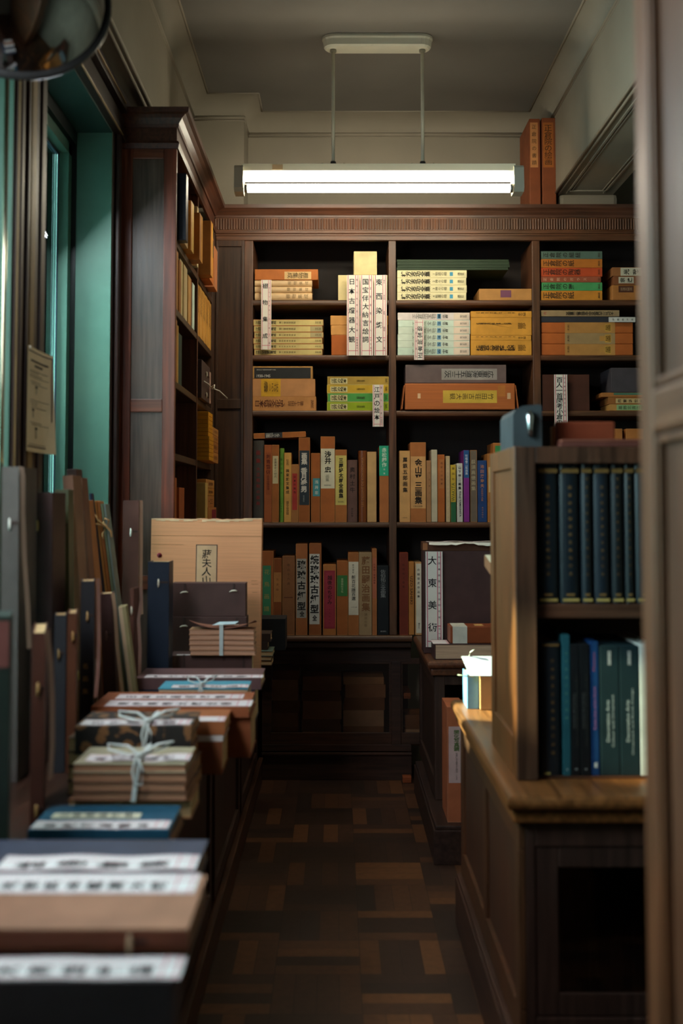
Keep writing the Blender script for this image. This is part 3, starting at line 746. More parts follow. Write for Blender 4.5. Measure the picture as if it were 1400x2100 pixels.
# ------------------------------------------------------------------ convex mirror
mc = U(18, -26, Y=2.25)
mir = thing('convex_mirror', 'round convex security mirror hanging at the upper left by the window', 'mirror', mc, (math.radians(78), 0, math.radians(22)))
R_ = .205; rr = .217
mb = MB(); vv = [(0, 0, 0)]; nseg = 48; rings = 12
base = math.sqrt(rr*rr-R_*R_)
vv = [(0, 0, rr-base)]
for i in range(1, rings+1):
    r_ = R_*i/rings
    for j in range(nseg): t = 2*PI*j/nseg; vv.append((r_*math.cos(t), r_*math.sin(t), math.sqrt(rr*rr-r_*r_)-base))
ff = [(0, 1+j, 1+(j+1) % nseg) for j in range(nseg)]
for i in range(rings-1):
    for j in range(nseg): a = 1+i*nseg; ff.append((a+j, a+nseg+j, a+nseg+(j+1) % nseg, a+(j+1) % nseg))
mb.add(vv, ff, True).build('mirror_face', metal('#8a8a88', .05), mir)
MB().tube([(R_*math.cos(2*PI*j/48), R_*math.sin(2*PI*j/48), -.002) for j in range(48)], .011, 12, True, .8).build('rim', card('#1c1c1c', .3), mir)
MB().tube([(0, 0, -.04), (0, 0, -.035), (0, 0, -.02)], [R_*.5, R_*.8, R_*.98], 32).build('back_shell', card('#1c1c1c', .5), mir)
e_ = Matrix.Rotation(0, 4, 'X')
arm = MB().tube([(0, 0, -.03), (0, .05, -.10), (0, .2, -.16)], .01, 10).build('mounting_arm', card('#1c1c1c', .4), mir)
# ------------------------------------------------------------------ notice on the post
nx = -.7795; na = U(57, 707, X=nx); nb = U(103, 925, X=nx)
yn0, yn1 = na.y, U(104, 727, X=nx).y; zn1 = na.z; zn0 = U(57, 925, X=nx).z
no_ = thing('notice', 'beige printed notice sheet pinned to the dark post between the windows', 'notice', (nx, (yn0+yn1)/2, zn0), (0, 0, PI/2))
wn_, hn = yn1-yn0, zn1-zn0
vv = []; NX, NZ = 8, 10
for i in range(NX+1):
    for j in range(NZ+1):
        u, v = i/NX, j/NZ; cur = -.012*max(0, u-.6)**1.5*(1+2*(1-v)) if u > .6 else 0
        vv.append((-wn_/2+u*wn_, cur*2, v*hn))
ff = [(i*(NZ+1)+j, (i+1)*(NZ+1)+j, (i+1)*(NZ+1)+j+1, i*(NZ+1)+j+1) for i in range(NX) for j in range(NZ)]
pp = MB().add(vv, ff, True).build('paper', card('#ddc9a6', .7, .05), no_)
def curv(x_):
    u = x_/wn_+.5; return -.016*2*max(0, u-.6)**1.5*1.6
def bars(name, rects, col):
    m = MB()
    for (a, b_, c, d) in rects:
        x0_, x1_ = -wn_/2+a*wn_, -wn_/2+b_*wn_; n_ = 6
        for i in range(n_):
            xa2, xb3 = x0_+(x1_-x0_)*i/n_, x0_+(x1_-x0_)*(i+1)/n_
            m.add([(xa2, curv(xa2)-.001, hn-c*hn), (xb3, curv(xb3)-.001, hn-c*hn), (xb3, curv(xb3)-.001, hn-d*hn), (xa2, curv(xa2)-.001, hn-d*hn)], [(0, 1, 2, 3)])
    return m.build(name, mat(col, 'plain', .7), no_)
bars('printed_border', [(.03, .93, .035, .047), (.03, .93, .945, .957), (.90, .93, .035, .957)], '#4a3038')
lines = [(.08, .80, .22), (.08, .45, .235), (.08, .60, .262), (.08, .82, .28), (.12, .55, .325), (.16, .78, .345), (.12, .84, .50), (.12, .45, .522), (.18, .42, .545), (.18, .76, .57), (.12, .62, .715), (.18, .84, .735), (.10, .75, .925)]
bars('heading', [(.12, .80, .118, .138), (.28, .62, .160, .182)], '#4d4038')
bars('small_print', [(a, b_, c, c+.006) for a, b_, c in lines], '#75675a')
bars('printed_picture', [(.32, .42, .36, .385), (.20, .29, .585, .61), (.33, .43, .76, .785)], '#4a4440')
bars('printed_picture', [(.35, .39, .39, .44), (.22, .27, .615, .67), (.35, .41, .79, .87)], '#a3927a')
MB().tube([(-wn_*.45, -.001, hn*.985), (-wn_*.45, -.005, hn*.985)], .004, 10).build('pin', mat('#d8d0c0'), no_)
# ================================================================== BOOKS
KRD = '#a9602a'; KRL = '#c58a50'; OC = '#d29a45'
DKT = '#1b1b1c'
# ---- back bookcase, bay 1 (left), top shelf
g = 'wrapped volumes on the top shelf'
for i, (y0, y1, lb_) in enumerate(((574, 587, 'uppermost'), (587, 600, 'middle'), (600, 615, 'lowest'))):
    pxvol('beige volume in creased wrapping, %s of three behind the leftmost top price slip' % lb_, 522, y0, 640-(i % 2), y1, '#d8b586', [('s', '棚物集成', 590-2*i, y0+3, 632, y1-3, '#8f7450', {'name': 'title_lettering', 'bold': .0})], base=S1 if i == 2 else None, shape='hard_flat', group=g, rough=.35)
pxvol('orange-brown box lying on top of the three wrapped beige volumes', 522, 552, 652, 574, '#b5672a', [('b', 583, 557, 638, 573, '#d3ad74'), ('S', '棚物集成', 589, 559, 632, 571, '#4a3c28', {'brush': True, 'bold': .005})], name='box', cat='box', shape='box')
pxvol('cream board box behind the three long price slips on the top shelf', 693, 564, 795, 613, '#e3d19a', (), base=S1, name='box', cat='box', Yo=4.825)
pxvol('small cream cube box on top of the cream board box, highest in left bay', 725, 515, 773, 564, '#e3d19a', (), name='box', cat='box', Yo=4.83, depth=.2, bev=.004)
slip('long price slip hanging over a left stack of wrapped and cream volumes', 535, 574, 556, 717, 4.785, '棚物集成', '一九七九年限定二〇〇部', '一五')
slip('leftmost of three adjacent long price slips in the left bay', 711, 564, 737, 729, 4.785, '日本古燈器大観', '昭和六年限定三百部', '四五五千')
slip('middle of three adjacent long price slips in the left bay', 739, 564, 765, 729, 4.785, '国宝伴大納言絵詞', '限定複製桐箱入', '三十万')
slip('rightmost of three adjacent long price slips in the left bay', 767, 564, 793, 729, 4.785, '東西染織文', '大正年間', '十五')
# second shelf
ys = [655, 668, 681, 693, 705, 716, 728]
ow = ['top', 'second from top', 'third from top', 'third from bottom', 'second from bottom', 'bottom']
for i in range(6):
    c_ = '#cbb877'
    pxvol('slim cream-yellow volume, %s of six stacked in the left bay' % ow[i], 519+(i % 3), ys[i], 663-(i % 2)*2, ys[i+1], c_,
          [('s', '江戸切絵図集成', 524, ys[i]+2.5, 566, ys[i+1]-2.5, '#3d3526', {'bold': .02}), ('s', '第%s巻尾張屋板' % '一二三四五六'[i], 572, ys[i]+4, 606, ys[i+1]-4, '#5f543c', {'name': 'small_lettering', 'bold': 0}), ('s', '中央公論', 646, ys[i]+4, 658, ys[i+1]-4, '#5f543c', {'name': 'publisher_lettering', 'bold': 0})]
          + ([('b', 636, ys[i]+1, 661, ys[i+1]-1, '#aa9c70')] if i in (1, 2) else []),
          base=S2 if i == 5 else None, group='slim cream volumes in the left bay', shape='case', edge='#a8562a')
pxvol('orange-brown box under two tan volumes, behind the long price slips', 679, 687, 795, 728, '#b25f25', (), base=S2, name='box', cat='box', bev=.003)
pxvol('tan volume directly on the orange-brown box behind the price slips', 678, 667, 795, 687, '#cf9450', (), shape='box', bev=.003)
pxvol('tan volume topmost of the pile behind the price slips', 677, 647, 796, 667, '#cf9450', (), shape='box', bev=.003)
# third shelf
pxvol('tan slipcase with Japanese title in dark letters, bottom of a three box pile', 518, 813, 648, 842, '#c4894f', [('s', '日本色彩文化史', 523, 819, 584, 836, '#5a2f1a', {'bold': .02}), ('s', '前田千寸著', 590, 822, 622, 833, '#5a2f1a', {'name': 'small_lettering', 'bold': 0}), ('s', '岩波書店', 637, 819, 643, 838, '#5a2f1a', {'name': 'publisher_lettering', 'bold': 0})], base=S3, shape='case')
pxvol('tan box with a yellow printed label, middle of a three box pile', 518, 777, 646, 813, '#c28a58', [('b', 535, 777, 575, 813, '#d8a52a'), ('b', 545, 781, 573, 808, '#d3a028', 'label_frame'), ('s', '染色歌留多', 541, 781, 549, 806, '#3a2c14', {'brush': True}), ('h', 'いろは帖', 552, 784, 570, 804, '#3a2c14', {'name': 'small_lettering', 'bold': 0})], shape='case')
pxvol('dark faced box with white numerals, on top of the yellow-labelled tan box', 518, 751, 641, 777, '#b98a4c', [('b', 521, 754, 637, 776, '#2a2b2c'), ('h', '1930-1945', 526, 768, 554, 774, '#c8c6be'), ('h', '東京国立近代美術館所蔵 戦時下の版画', 526, 757, 565, 759.5, '#c8c6be', {'name': 'small_lettering', 'bold': 0})], name='box', cat='box')
for i, (y0, y1, c_, nm) in enumerate(((772, 789, '#b08f3c', 'tan-olive volume, top'), (789, 806, '#c9a42e', 'mustard yellow volume, second'), (806, 824.5, '#4fa04c', 'green volume, third'), (824.5, 842, '#98b01e', 'yellow-green volume, bottom'))):
    pxvol('%s of four coloured books in the left bay' % nm, 671-(i % 2), y0, 797, y1, c_, [('s', '江戸の絵本', 679, y0+4, 710, y1-3, '#3b3212', {'bold': .03, 'brush': True}), ('b', 677, y0+3.5, 712, y1-2, '#d8cf98', 'title_ground'), ('s', '初期絵本集成', 731, y0+7, 748, y1-6, '#3b3212', {'name': 'small_lettering', 'bold': 0}), ('s', '国書刊', 790, y0+4, 794, y1-4, '#3b3212', {'name': 'publisher_lettering', 'bold': 0})], base=S3 if i == 3 else None, shape='case', edge='#c9b060', group='coloured picture book volumes')
slip('short price slip hanging below the four coloured volumes in left bay', 764, 789, 786, 875, 4.785, '江戸の絵本', '国書刊行会', '二二〇〇')
# fourth shelf: standing books (left bay)
B4 = S4
def st(label, a, b_, top, col, deco=(), base=None, bot=1071, **kw):
    return pxvol(label, a, top, b_, bot, col, deco, base=B4 if base is None else base, **kw)
st('dark grey book with faded red lettering, far left of the fourth shelf', 518, 541, 903, '#4a4640', [('v', '画集', 524, 924, 534, 950, '#8a2a26'), ('v', '大正昭和の版画', 525, 958, 533, 1036, '#8a2a26', {'name': 'small_lettering'})], shape='hard_up')
st('rust-orange book with dark red brush lettering beside the dark grey one', 541, 557, 912, '#a85c30', [('b', 544, 928, 555, 1015, '#9a5228'), ('v', '刺青藝術', 545, 932, 554, 972, '#5e1c16', {'brush': True}), ('v', '日本染織図譜', 547, 976, 552, 1005, '#5e1c16', {'name': 'small_lettering', 'bold': 0})])
st('kraft slipcase with narrow cream title label on its upper half', 557.3, 571.6, 912, '#a5622c', [('b', 558.5, 935, 570, 992, '#cfc398'), ('v', '金唐革史の研究', 561.5, 940, 567, 980, '#43392a', {'bold': .0})], shape='case')
st('grass-green thin book between kraft slipcase and amber book', 572.6, 582, 919, '#6f9c3c', [('v', '染の古本', 574, 940, 579, 972, '#3c5a28', {'brush': True}), ('v', '京都書院', 575, 1032, 578, 1050, '#3c5a28', {'name': 'publisher_lettering', 'bold': 0})], shape='hard_up')
st('amber-yellow book with dark title characters beside the green thin book', 582, 597, 928, '#dba756', [('v', '鈴木友也', 586, 942, 592, 954, '#3a2e1c', {'name': 'small_lettering', 'bold': 0}), ('v', '装束織文集成', 585.5, 962, 593, 1013, '#3a2e1c'), ('v', '國學院大學神道編', 586.5, 1028, 592, 1056, '#3a2e1c', {'name': 'publisher_lettering', 'bold': 0})], shape='case', edge='#c48a3c')
st('short tan book with red spine label, lowest on the left of the fourth shelf', 597, 611.5, 952, '#ab7440', [('b', 599, 971, 609, 1046, '#b03a30'), ('v', '日本の染色', 601.5, 976, 606.5, 1012, '#4a1414', {'bold': .02})], shape='case')
st('tall kraft slipcase with dark slate label and white title', 612, 635, 897, '#a35e2a', [('b', 613.5, 924, 634, 1036, '#2e3a42'), ('v', '画集', 617, 929, 630, 953, '#d8d4c8', {'bold': .035}), ('v', '香月泰男', 616, 959, 630, 1010, '#d8d4c8', {'bold': .035}), ('v', '毎日新聞社', 621, 1016, 624, 1030, '#9aa0a0', {'name': 'publisher_lettering', 'bold': 0})], shape='case')
st('kraft slipcase with small teal label around its middle', 637.5, 656, 929, '#a9602a', [('b', 641, 981, 656, 1018, '#4c9aa0'), ('v', '浅井忠', 645, 985, 652.5, 1014, '#dfe0d0')], shape='case')
st('widest kraft slipcase with big white label, tallest in the left bay', 657, 686.5, 895, '#b0652e', [('b', 657.5, 920, 686, 1002, '#ddd8bc'), ('v', '浅井', 665, 925, 679, 952, '#26241e', {'bold': .03}), ('v', '忠', 665, 957, 679, 970, '#26241e', {'bold': .03}), ('v', '画集', 667, 974, 675, 988, '#8c8870', {'bold': .0}), ('h', '京都新聞社', 664, 994, 679, 997, '#4a463a', {'name': 'publisher_lettering', 'bold': 0})], shape='case')
st('kraft slipcase with pale yellow label and bold black title', 687, 711, 922, '#b06c34', [('b', 687.5, 934, 710.5, 1036, '#d6c66e'), ('v', '三岸好太郎全画集', 694, 940, 704, 1022, '#1e1c14', {'bold': .04}), ('h', '朝日新聞社', 693, 1028, 705, 1031, '#4a463a', {'name': 'publisher_lettering', 'bold': 0})], shape='case')
st('mauve-brown cloth book with dark title beside the yellow-labelled slipcase', 711.5, 733, 943, '#6d5048', [('v', '奥村土牛', 717, 958, 728, 1010, '#241c1a', {'bold': .01}), ('v', '朝日新聞', 720, 1042, 724, 1060, '#241c1a', {'name': 'publisher_lettering', 'bold': 0})], shape='hard_up')
st('glossy chestnut book with faint vertical Latin lettering', 735, 752, 924, '#7c4420', [('u', 'LES DESSINS DE KOKOSCHKA', 741, 938, 746, 1039, '#b0743c', {'bold': .0})], shape='hard_up', rough=.35)
st('plain cream-tan cloth book beside the glossy chestnut book', 752.5, 772, 926, '#cda46c', (), shape='case', edge='#a06a3c')
st('kraft slipcase with bright sea-green upper label at the bay divider', 778, 797, 914, '#b56e3a', [('b', 777.5, 914, 797, 976, '#2faf86'), ('v', '赤松麟作', 783, 918, 793, 958, '#d8ecd8', {'bold': .02}), ('v', '画集', 786, 961, 790, 973, '#d8ecd8', {'name': 'small_lettering'})], shape='case')
r_ = pxvol('thin kraft slipcase with dark label lying tilted across the standing books', 520, 891, 627, 902, '#b0682f', [('b', 543, 891, 579, 902, '#33363a'), ('s', '版画のマニエラ', 545, 893, 573, 901, '#d6d4c8', {'bold': .01}), ('h', '画家の全貌', 545, 891.5, 560, 893, '#d6d4c8', {'name': 'small_lettering', 'bold': 0})], base=U(530, 902.5, Y=YF).z+.0008, shape='case')
r_.rotation_euler = (0, math.radians(-2.9), 0); r_.location.z += .0105; r_.rotation_euler = (0, math.radians(-2.3), 0)
# fourth shelf, middle bay
st('cream-orange slipcase with black title, first in the middle bay', 819, 841, 924, '#d9a566', [('v', '萬鉄五郎画集', 825.5, 938, 836, 1010, '#221d18', {'bold': .02}), ('h', '日動出版', 825, 1061, 835, 1063, '#4a3a28', {'name': 'publisher_lettering', 'bold': 0})], shape='case')
st('thick kraft slipcase with big black title, largest in the middle bay', 841.5, 873.5, 907, '#b56f3a', [('b', 842, 936, 873, 1043, '#d8a468'), ('v', '金山平三画集', 850, 941, 866, 1034, '#221a14', {'bold': .03}), ('h', '日動出版部', 847, 1037, 866, 1040, '#4a3a28', {'name': 'publisher_lettering', 'bold': 0})], shape='case')
st('short thin tan slipcase beside the thick kraft one', 874.5, 884, 944, '#ad7e54', [('v', '竹久夢二', 879, 968, 882, 1012, '#5a3c26', {'bold': 0})])
st('tall pale grey-cream book without lettering', 884.5, 897, 922, '#cbc1a4', (), bev=.003)
st('bright orange book with paler title patch', 897.5, 912, 932, '#b5632a', [('b', 901, 942, 911, 1002, '#b87440'), ('v', '画家小出楢重', 903.5, 948, 908, 994, '#5e3420', {'bold': 0})])
st('thin cream book with widely spaced pale lettering', 914.5, 923, 935, '#cfb68c', [('v', 'ISODAIUNKOUSAKA', 917.5, 944, 920, 1062, '#9a8460', {'bold': 0})])
st('narrow book yellow above and green below', 924, 935, 953, '#c8a63c', [('b', 924.3, 1030, 934.8, 1071, '#2c6a44'), ('b', 924.3, 953.5, 934.8, 1029.5, '#cfae3c'), ('v', '脇田和', 927, 958, 932, 985, '#6a4a1c', {'brush': True}), ('u', 'WAKITA', 926, 990, 933, 1028, '#3e5a2c', {'bold': 0})])
st('narrow white book with black title in two scripts', 937, 949, 950, '#d8d8cc', [('v', '山下菊二画集', 939.5, 956, 946, 1004, '#1e1e20', {'bold': .02})], rough=.35)
st('glossy book blue at the top and purple below', 951, 962.5, 923, '#8c3a92', [('b', 951.3, 923.5, 962.2, 980, '#2a5c94'), ('v', '靉嘔春二版画集', 954, 932, 960, 974, '#c6d0e0', {'bold': .02})], rough=.3)
st('grey-taupe slipcase with kraft edges and pale title', 964.5, 978.5, 923, '#74685a', [('v', '荻須高徳画集', 966.5, 943, 975.5, 1006, '#cbbf9c', {'bold': 0})], shape='case', edge='#b8783c')
st('royal blue book with orange-pink title', 979.5, 998.5, 944, '#24457c', [('v', '池田満寿夫', 985, 953, 993, 1000, '#c08468', {'bold': .02}), ('v', '全版画作品集', 986.5, 1001, 991, 1028, '#c08468', {'name': 'small_lettering', 'bold': 0}), ('v', '美術出版社', 987.5, 1040, 991, 1062, '#c08468', {'name': 'publisher_lettering', 'bold': 0})])
st('kraft slipcase with cream label, partly behind the counter bookcase', 999.5, 1011, 930, '#bb7838', [('b', 1002, 958, 1010, 1010, '#dcc08c')], shape='case')
st('tall kraft slipcase with green patch at its top', 1012, 1040, 908, '#b87438', [('b', 1016, 914, 1036, 1060, '#3f9a58')], shape='case')
for a, b_, tp, nm in ((1112, 1140, 930, 'first'), (1142, 1175, 915, 'second')):
    pass
st('kraft slipcase behind the red-brown board, left of a pair on the right', 1256, 1278, 879, '#b8743a', (), shape='case')
st('kraft slipcase behind the red-brown board, right of a pair on the right', 1286, 1322, 879, '#b8743a', (), shape='case')
# small English part of the white book: letters turned clockwise
_r = bpy.data.objects
def clock_text(root, s_, x0, x1, z0, z1, col, name='latin_lettering'):
    me = glyphs(s_, .01); xs = [v.co.x for v in me.vertices]; ys_ = [v.co.y for v in me.vertices]
    cx, cy = (min(xs)+max(xs))/2, (min(ys_)+max(ys_))/2; wx, wy = max(xs)-min(xs), max(ys_)-min(ys_)
    for v in me.vertices:
        p, q_ = (v.co.x-cx)/wx, (v.co.y-cy)/wy; v.co = ((x0+x1)/2+q_*(x1-x0), -.0013, (z0+z1)/2-p*(z1-z0))
    me.materials.append(mat(col, 'plain', .7)); o = bpy.data.objects.new(name, me); C.objects.link(o); o.parent = root
def find(lbl): return next(o for o in bpy.data.objects if o.get('label') == lbl)
wb = find('narrow white book with black title in two scripts'); hw = U(943, 950, Y=YF).z-S4
clock_text(wb, 'Kikuji YAMASHITA', -.006, .006, hw*.09, hw*.52, '#1e1e20')
# ---- fifth row on the ledge
def s5(label, a, b_, top, col, deco=(), **kw): return pxvol(label, a, top, b_, 1303, col, deco, base=DK, **kw)
s5('kraft slipcase with tall green label, leftmost on the lowest row', 535, 560, 1130, '#a35c2c', [('b', 538, 1160, 555, 1272, '#3f8a62'), ('v', '花鳥画譜', 541, 1168, 552, 1254, '#b8a860', {'brush': True, 'bold': 0})], shape='case')
s5('dark kraft slipcase with lighter central band beside the green-labelled one', 560.5, 577, 1145, '#8a4a20', [('b', 561, 1174, 576.5, 1235, '#b57a44'), ('v', '伝習録', 566, 1186, 571, 1212, '#5a3418', {'bold': 0})], shape='case')
s5('wide faded brown slipcase with a string line across it', 578.5, 604, 1140, '#8c5c38', [('v', '寺山十六講', 588, 1156, 594, 1200, '#5a3a24', {'bold': 0}), ('b', 582, 1225, 600, 1226.5, '#5a2a18', 'string_line')], shape='case')
s5('tall kraft slipcase with grey label and bold black characters', 606, 630, 1115, '#a9683a', [('b', 607.5, 1146, 628, 1268, '#a9a49a'), ('v', '琉球古紅型', 609, 1149, 627, 1252, '#121314', {'bold': .03}), ('v', '全', 614, 1254, 624, 1265, '#121314', {'bold': .03})], shape='case')
s5('tall kraft slipcase with white label of six bold black characters', 633.5, 658.5, 1114, '#9a5a30', [('b', 634, 1136, 655, 1281, '#d2d0c8'), ('v', '続琉球古紅型', 635.5, 1139, 654, 1258, '#101112', {'bold': .03}), ('v', '全', 640, 1262, 650, 1274, '#101112', {'bold': .03})], shape='case')
s5('kraft slipcase with crimson label in a frame', 662, 689, 1158, '#b5743c', [('b', 664, 1170, 687, 1290, '#9a3040'), ('b', 667, 1174, 684, 1286, '#a23646', 'label_frame'), ('v', '越後のちぢみ', 671, 1180, 681, 1240, '#2a1414', {'brush': True}), ('v', '平凡社刊行', 674, 1250, 677, 1280, '#5a1a24', {'name': 'small_lettering', 'bold': 0})], shape='case')
s5('kraft slipcase with square green label on its upper half', 690.5, 713, 1150, '#a4602e', [('b', 691, 1180, 712.5, 1223, '#3c7a40'), ('v', '重要無形文化', 699, 1186, 704, 1216, '#c8d0a0', {'bold': 0})], shape='case')
s5('kraft slipcase with long white label beside the grey-tan book', 713.5, 735.5, 1133, '#a56634', [('b', 714.5, 1152, 735, 1262, '#dad4be'), ('v', '杏子堂前', 722, 1157, 726, 1176, '#33302a', {'name': 'small_lettering', 'bold': 0}), ('v', '新百花譜百選', 720.5, 1180, 729, 1232, '#33302a', {'bold': .01}), ('h', '大塚巧藝', 719, 1245, 732, 1247, '#5a564a', {'name': 'publisher_lettering', 'bold': 0})], shape='case')
s5('grey-tan book with large faded brown characters', 736, 762, 1133, '#a08662', [('v', '藤田嗣治画集', 741, 1141, 759, 1254, '#7a5230', {'bold': .02}), ('v', '講談社版', 747, 1258, 753, 1286, '#7a6040', {'name': 'publisher_lettering', 'bold': 0})], shape='case', edge='#b09674')
s5('thin tall kraft slipcase with pinkish label', 763, 772.5, 1125, '#a9683a', [('b', 763.5, 1144, 772, 1228, '#b0664a'), ('v', '久米桂一郎素描集', 765.5, 1156, 770, 1198, '#5a2020', {'bold': 0})], shape='case')
s5('black book with silver outlined title, last in the left bay', 773.5, 797, 1160, '#1c2124', [('v', '佐伯祐三全画集', 780, 1168, 791, 1226, '#8f9494', {'bold': 0}), ('h', '朝日新聞社', 780, 1294, 792, 1297, '#b8bab8', {'name': 'publisher_lettering', 'bold': 0})], rough=.4)
s5('dark red-brown leather book, first in the lowest row of the middle bay', 819, 837, 1133, '#6e2c1c', [('v', '佐伯祐三画集', 825, 1156, 830, 1206, '#3c1812', {'bold': .0})], shape='case', edge='#a85030')
k_ = s5('ochre book with vertical Latin name lettering', 838, 849.5, 1152, '#b87a3c', (), bev=.003)
hh = U(843, 1152, Y=YF).z-DK
clock_text(k_, 'UZO SAHEKI', -.0065, .0065, hh*.42, hh*.80, '#4a2c16')
s5('cream book in kraft slipcase beside the large maroon case', 851, 865.5, 1153, '#c8a070', [('b', 853, 1156, 865, 1299, '#dcd8c4'), ('v', '舟越保武作品集', 855.5, 1166, 861, 1226, '#33302a', {'bold': .01}), ('v', '講談社', 857, 1278, 861, 1290, '#33302a', {'name': 'publisher_lettering', 'bold': 0})], shape='case')
# ---- middle bay, top shelf
for i, (y0, y1) in enumerate(((554, 569.5), (569.5, 584.5), (584.5, 599.8), (599.8, 615))):
    pxvol('cream-white volume with bold black title and blue circle, %s of four' % ['top', 'second', 'third', 'bottom'][i], 814, y0, 957-(i % 2), y1, '#e6dcae',
          [('s', '棟方志功全集', 822, y0+2, 882, y1-1.5, '#2b261c', {'bold': .03}), ('s', ['1物語の柵', '2神々の柵', '3神々の柵', '4板畫の柵'][i], 887, y0+4, 916, y1-4, '#4a4432', {'name': 'small_lettering', 'bold': 0}), ('b', 922, y0+4, 928.5, y1-3.5, '#4a9ab8', 'blue_mark'), ('s', '講談社', 938, y0+5, 951, y1-4.5, '#4a4432', {'name': 'publisher_lettering', 'bold': 0})], base=S1 if i == 3 else None, group='cream volumes with blue circle')
for i, (a, y0, y1, b_) in enumerate(((813, 532, 537, 1043), (814, 537, 543.5, 1044), (814, 543.5, 548.5, 1045), (813, 548.5, 553.7, 1042))):
    pxvol('dark green flat portfolio lying over the cream volumes, %s of four' % ['top', 'second', 'third', 'bottom'][i], a, y0, b_, y1, '#2c3c28', (), name='portfolio', cat='portfolio', group='dark green portfolios', shape='box', bev=.001, depth=.24)
pxvol('tan box with a purple square label at the right of middle bay', 982, 592, 1090, 614.5, '#c08a4c', [('b', 1026, 595, 1048, 609, '#7a4a62')], base=S1, name='box', cat='box')
# middle bay, second shelf
ysm = [641, 656.5, 670.5, 685, 699, 713, 728]
nums = '123456'; pc_ = ['#e2d6d0', '#cfe0cf', '#d0dccb', '#d4e0d0', '#d2dfce', '#cadfce']
for i in range(6):
    y0, y1 = ysm[i], ysm[i+1]
    pxvol('pastel mint volume with blue number square, %s of six in the middle bay' % (['topmost and pinkest', 'second', 'third', 'fourth', 'fifth', 'bottom'][i]), 815+(i in (1, 2)), y0, 963+(i in (1, 2)), y1, pc_[i],
          [('s', '正倉院宝物', 846, y0+2.5, 894, y1-2.5, '#5a5c50', {'bold': .0}), ('b', 896, y0+2.5, 904, y1-2.5, '#6f9cb8', 'number_square'), ('s', nums[i], 898, y0+3.5, 902.5, y1-4, '#26485e', {'name': 'number'}), ('s', '北倉' if i < 3 else '中倉', 907, y0+3, 918, y1-3, '#3c3c36', {'name': 'small_lettering'}), ('s', '朝日新聞', 943, y0+5, 957, y1-5, '#5a4a44', {'name': 'publisher_lettering', 'bold': 0}), ('b', 930, y0+.8, 962, y1-.8, '#e0cdb8', 'peach_band')], base=S2 if i == 5 else None, group='pastel volumes with number squares', rough=.4)
for i, (y0, y1) in enumerate(((638, 651), (651, 687.5), (687.5, 698), (698, 728))):
    hgt = y1-y0; q0, q1 = (y0+2.5, y1-2.5) if hgt < 20 else (y0+hgt*.3, y1-hgt*.35 if i == 1 else y1-hgt*.28)
    pxvol('%s ochre volume with a row of black characters, %s of four' % ('thin' if hgt < 20 else 'thick', ['top', 'second', 'third', 'bottom'][i]), 965, y0, 1090-(i == 2), y1, '#d79a3a',
          [('s', '桂離宮御殿整備記録' if i < 3 else '桂離宮茶室等整備記録', 976, q0, 1057, q1, '#2e2110', {'bold': .02}), ('s', '本文編' if hgt < 20 else '図面編宮内庁', 1062, q0, 1078, q1, '#5a4018', {'name': 'small_lettering', 'bold': 0})], base=S2 if i == 3 else None, group='ochre record volumes')
slip('price slip hanging upside down over the pastel mint volumes', 849, 656, 869, 738, 4.785, '正倉院宝物', '北倉中倉', '', flip=True)
# middle bay, third shelf
r_ = pxvol('large worn orange cardboard box with yellow label and loose flaps', 830, 786, 1056, 838, '#b5642a', [('b', 908, 800, 1019, 825, '#d2b044'), ('S', '竹田荘古画大観', 922, 806, 1012, 818, '#4a3a1a', {'brush': True, 'bold': 0}), ('b', 1021, 790, 1036, 812, '#c27a38', 'tape_mark'), ('b', 1040, 805, 1047, 817, '#d8b48c', 'torn_spot'), ('b', 856, 806, 862, 816, '#d8b48c', 'torn_spot')], base=S3+.004, name='cardboard_box', cat='box', style='corr', bev=.004, Yo=4.795)
for sgn, px in ((-1, 830), (1, 1056)):
    x_ = U(px, 842, Y=4.795*K).x-r_.location.x; m = MB()
    m.prism([(x_+sgn*.0, .118), (x_+sgn*.004, .118), (x_+sgn*.018, -.004+.006), (x_+sgn*.012, .002)], 'y', -.002, .12); m.build('box_flap', mat('#b0622c', 'corr', .62, .15), r_)
pxvol('mauve-grey flat box with a brush-lettered paper label, on the orange cardboard box', 831, 748, 1038, 785.5, '#6a5a58', [('b', 905, 756, 1019, 779, '#9b9690'), ('S', '広重東海道五十三次', 911, 760, 1012, 775, '#2a2a2c', {'brush': True, 'bold': .01})], name='box', cat='box')
# ---- right bay
cl = ['#5c7466', '#c4762c', '#c8522a', '#a4583c', '#4fa060', '#d08a30']; yr = [515, 531, 549, 567, 579, 596, 614.5]
tt = ['正倉院の組紐', '正倉院の紙', '正倉院の陶器', '正倉院のガラス', '正倉院の羅', '正倉院の紙']; nm = ['grey-green book, topmost', 'orange book, second from top', 'red-orange book, third from top', 'thin brick-pink book, fourth from top', 'green book, fifth from top', 'amber book, bottom']
for i in range(6):
    y0, y1 = yr[i], yr[i+1]; n = len(tt[i])
    pxvol('%s of the pile of six in the right bay' % nm[i], 1109+(i == 4), y0, 1235-(i == 3)*3, y1, cl[i], [('s', tt[i], 1114, y0+2.5, 1114+n*12.6, y1-2.5, '#d8a888' if i == 3 else '#26221a', {'bold': .01}), ('s', '朝日新聞', 1226, y0+3, 1230, y1-3, '#4a3c28', {'name': 'publisher_lettering', 'bold': 0})], base=S1 if i == 5 else None)
pxvol('worn tan box with brown label, bottom of the small right-hand pile', 1254, 584, 1345, 614.5, '#b8783c', [('b', 1268, 586, 1299, 599, '#5a3424'), ('s', '宗達光琳派', 1272, 589, 1296, 596, '#b89878', {'bold': 0})], base=S1, name='box', cat='box', bev=.006)
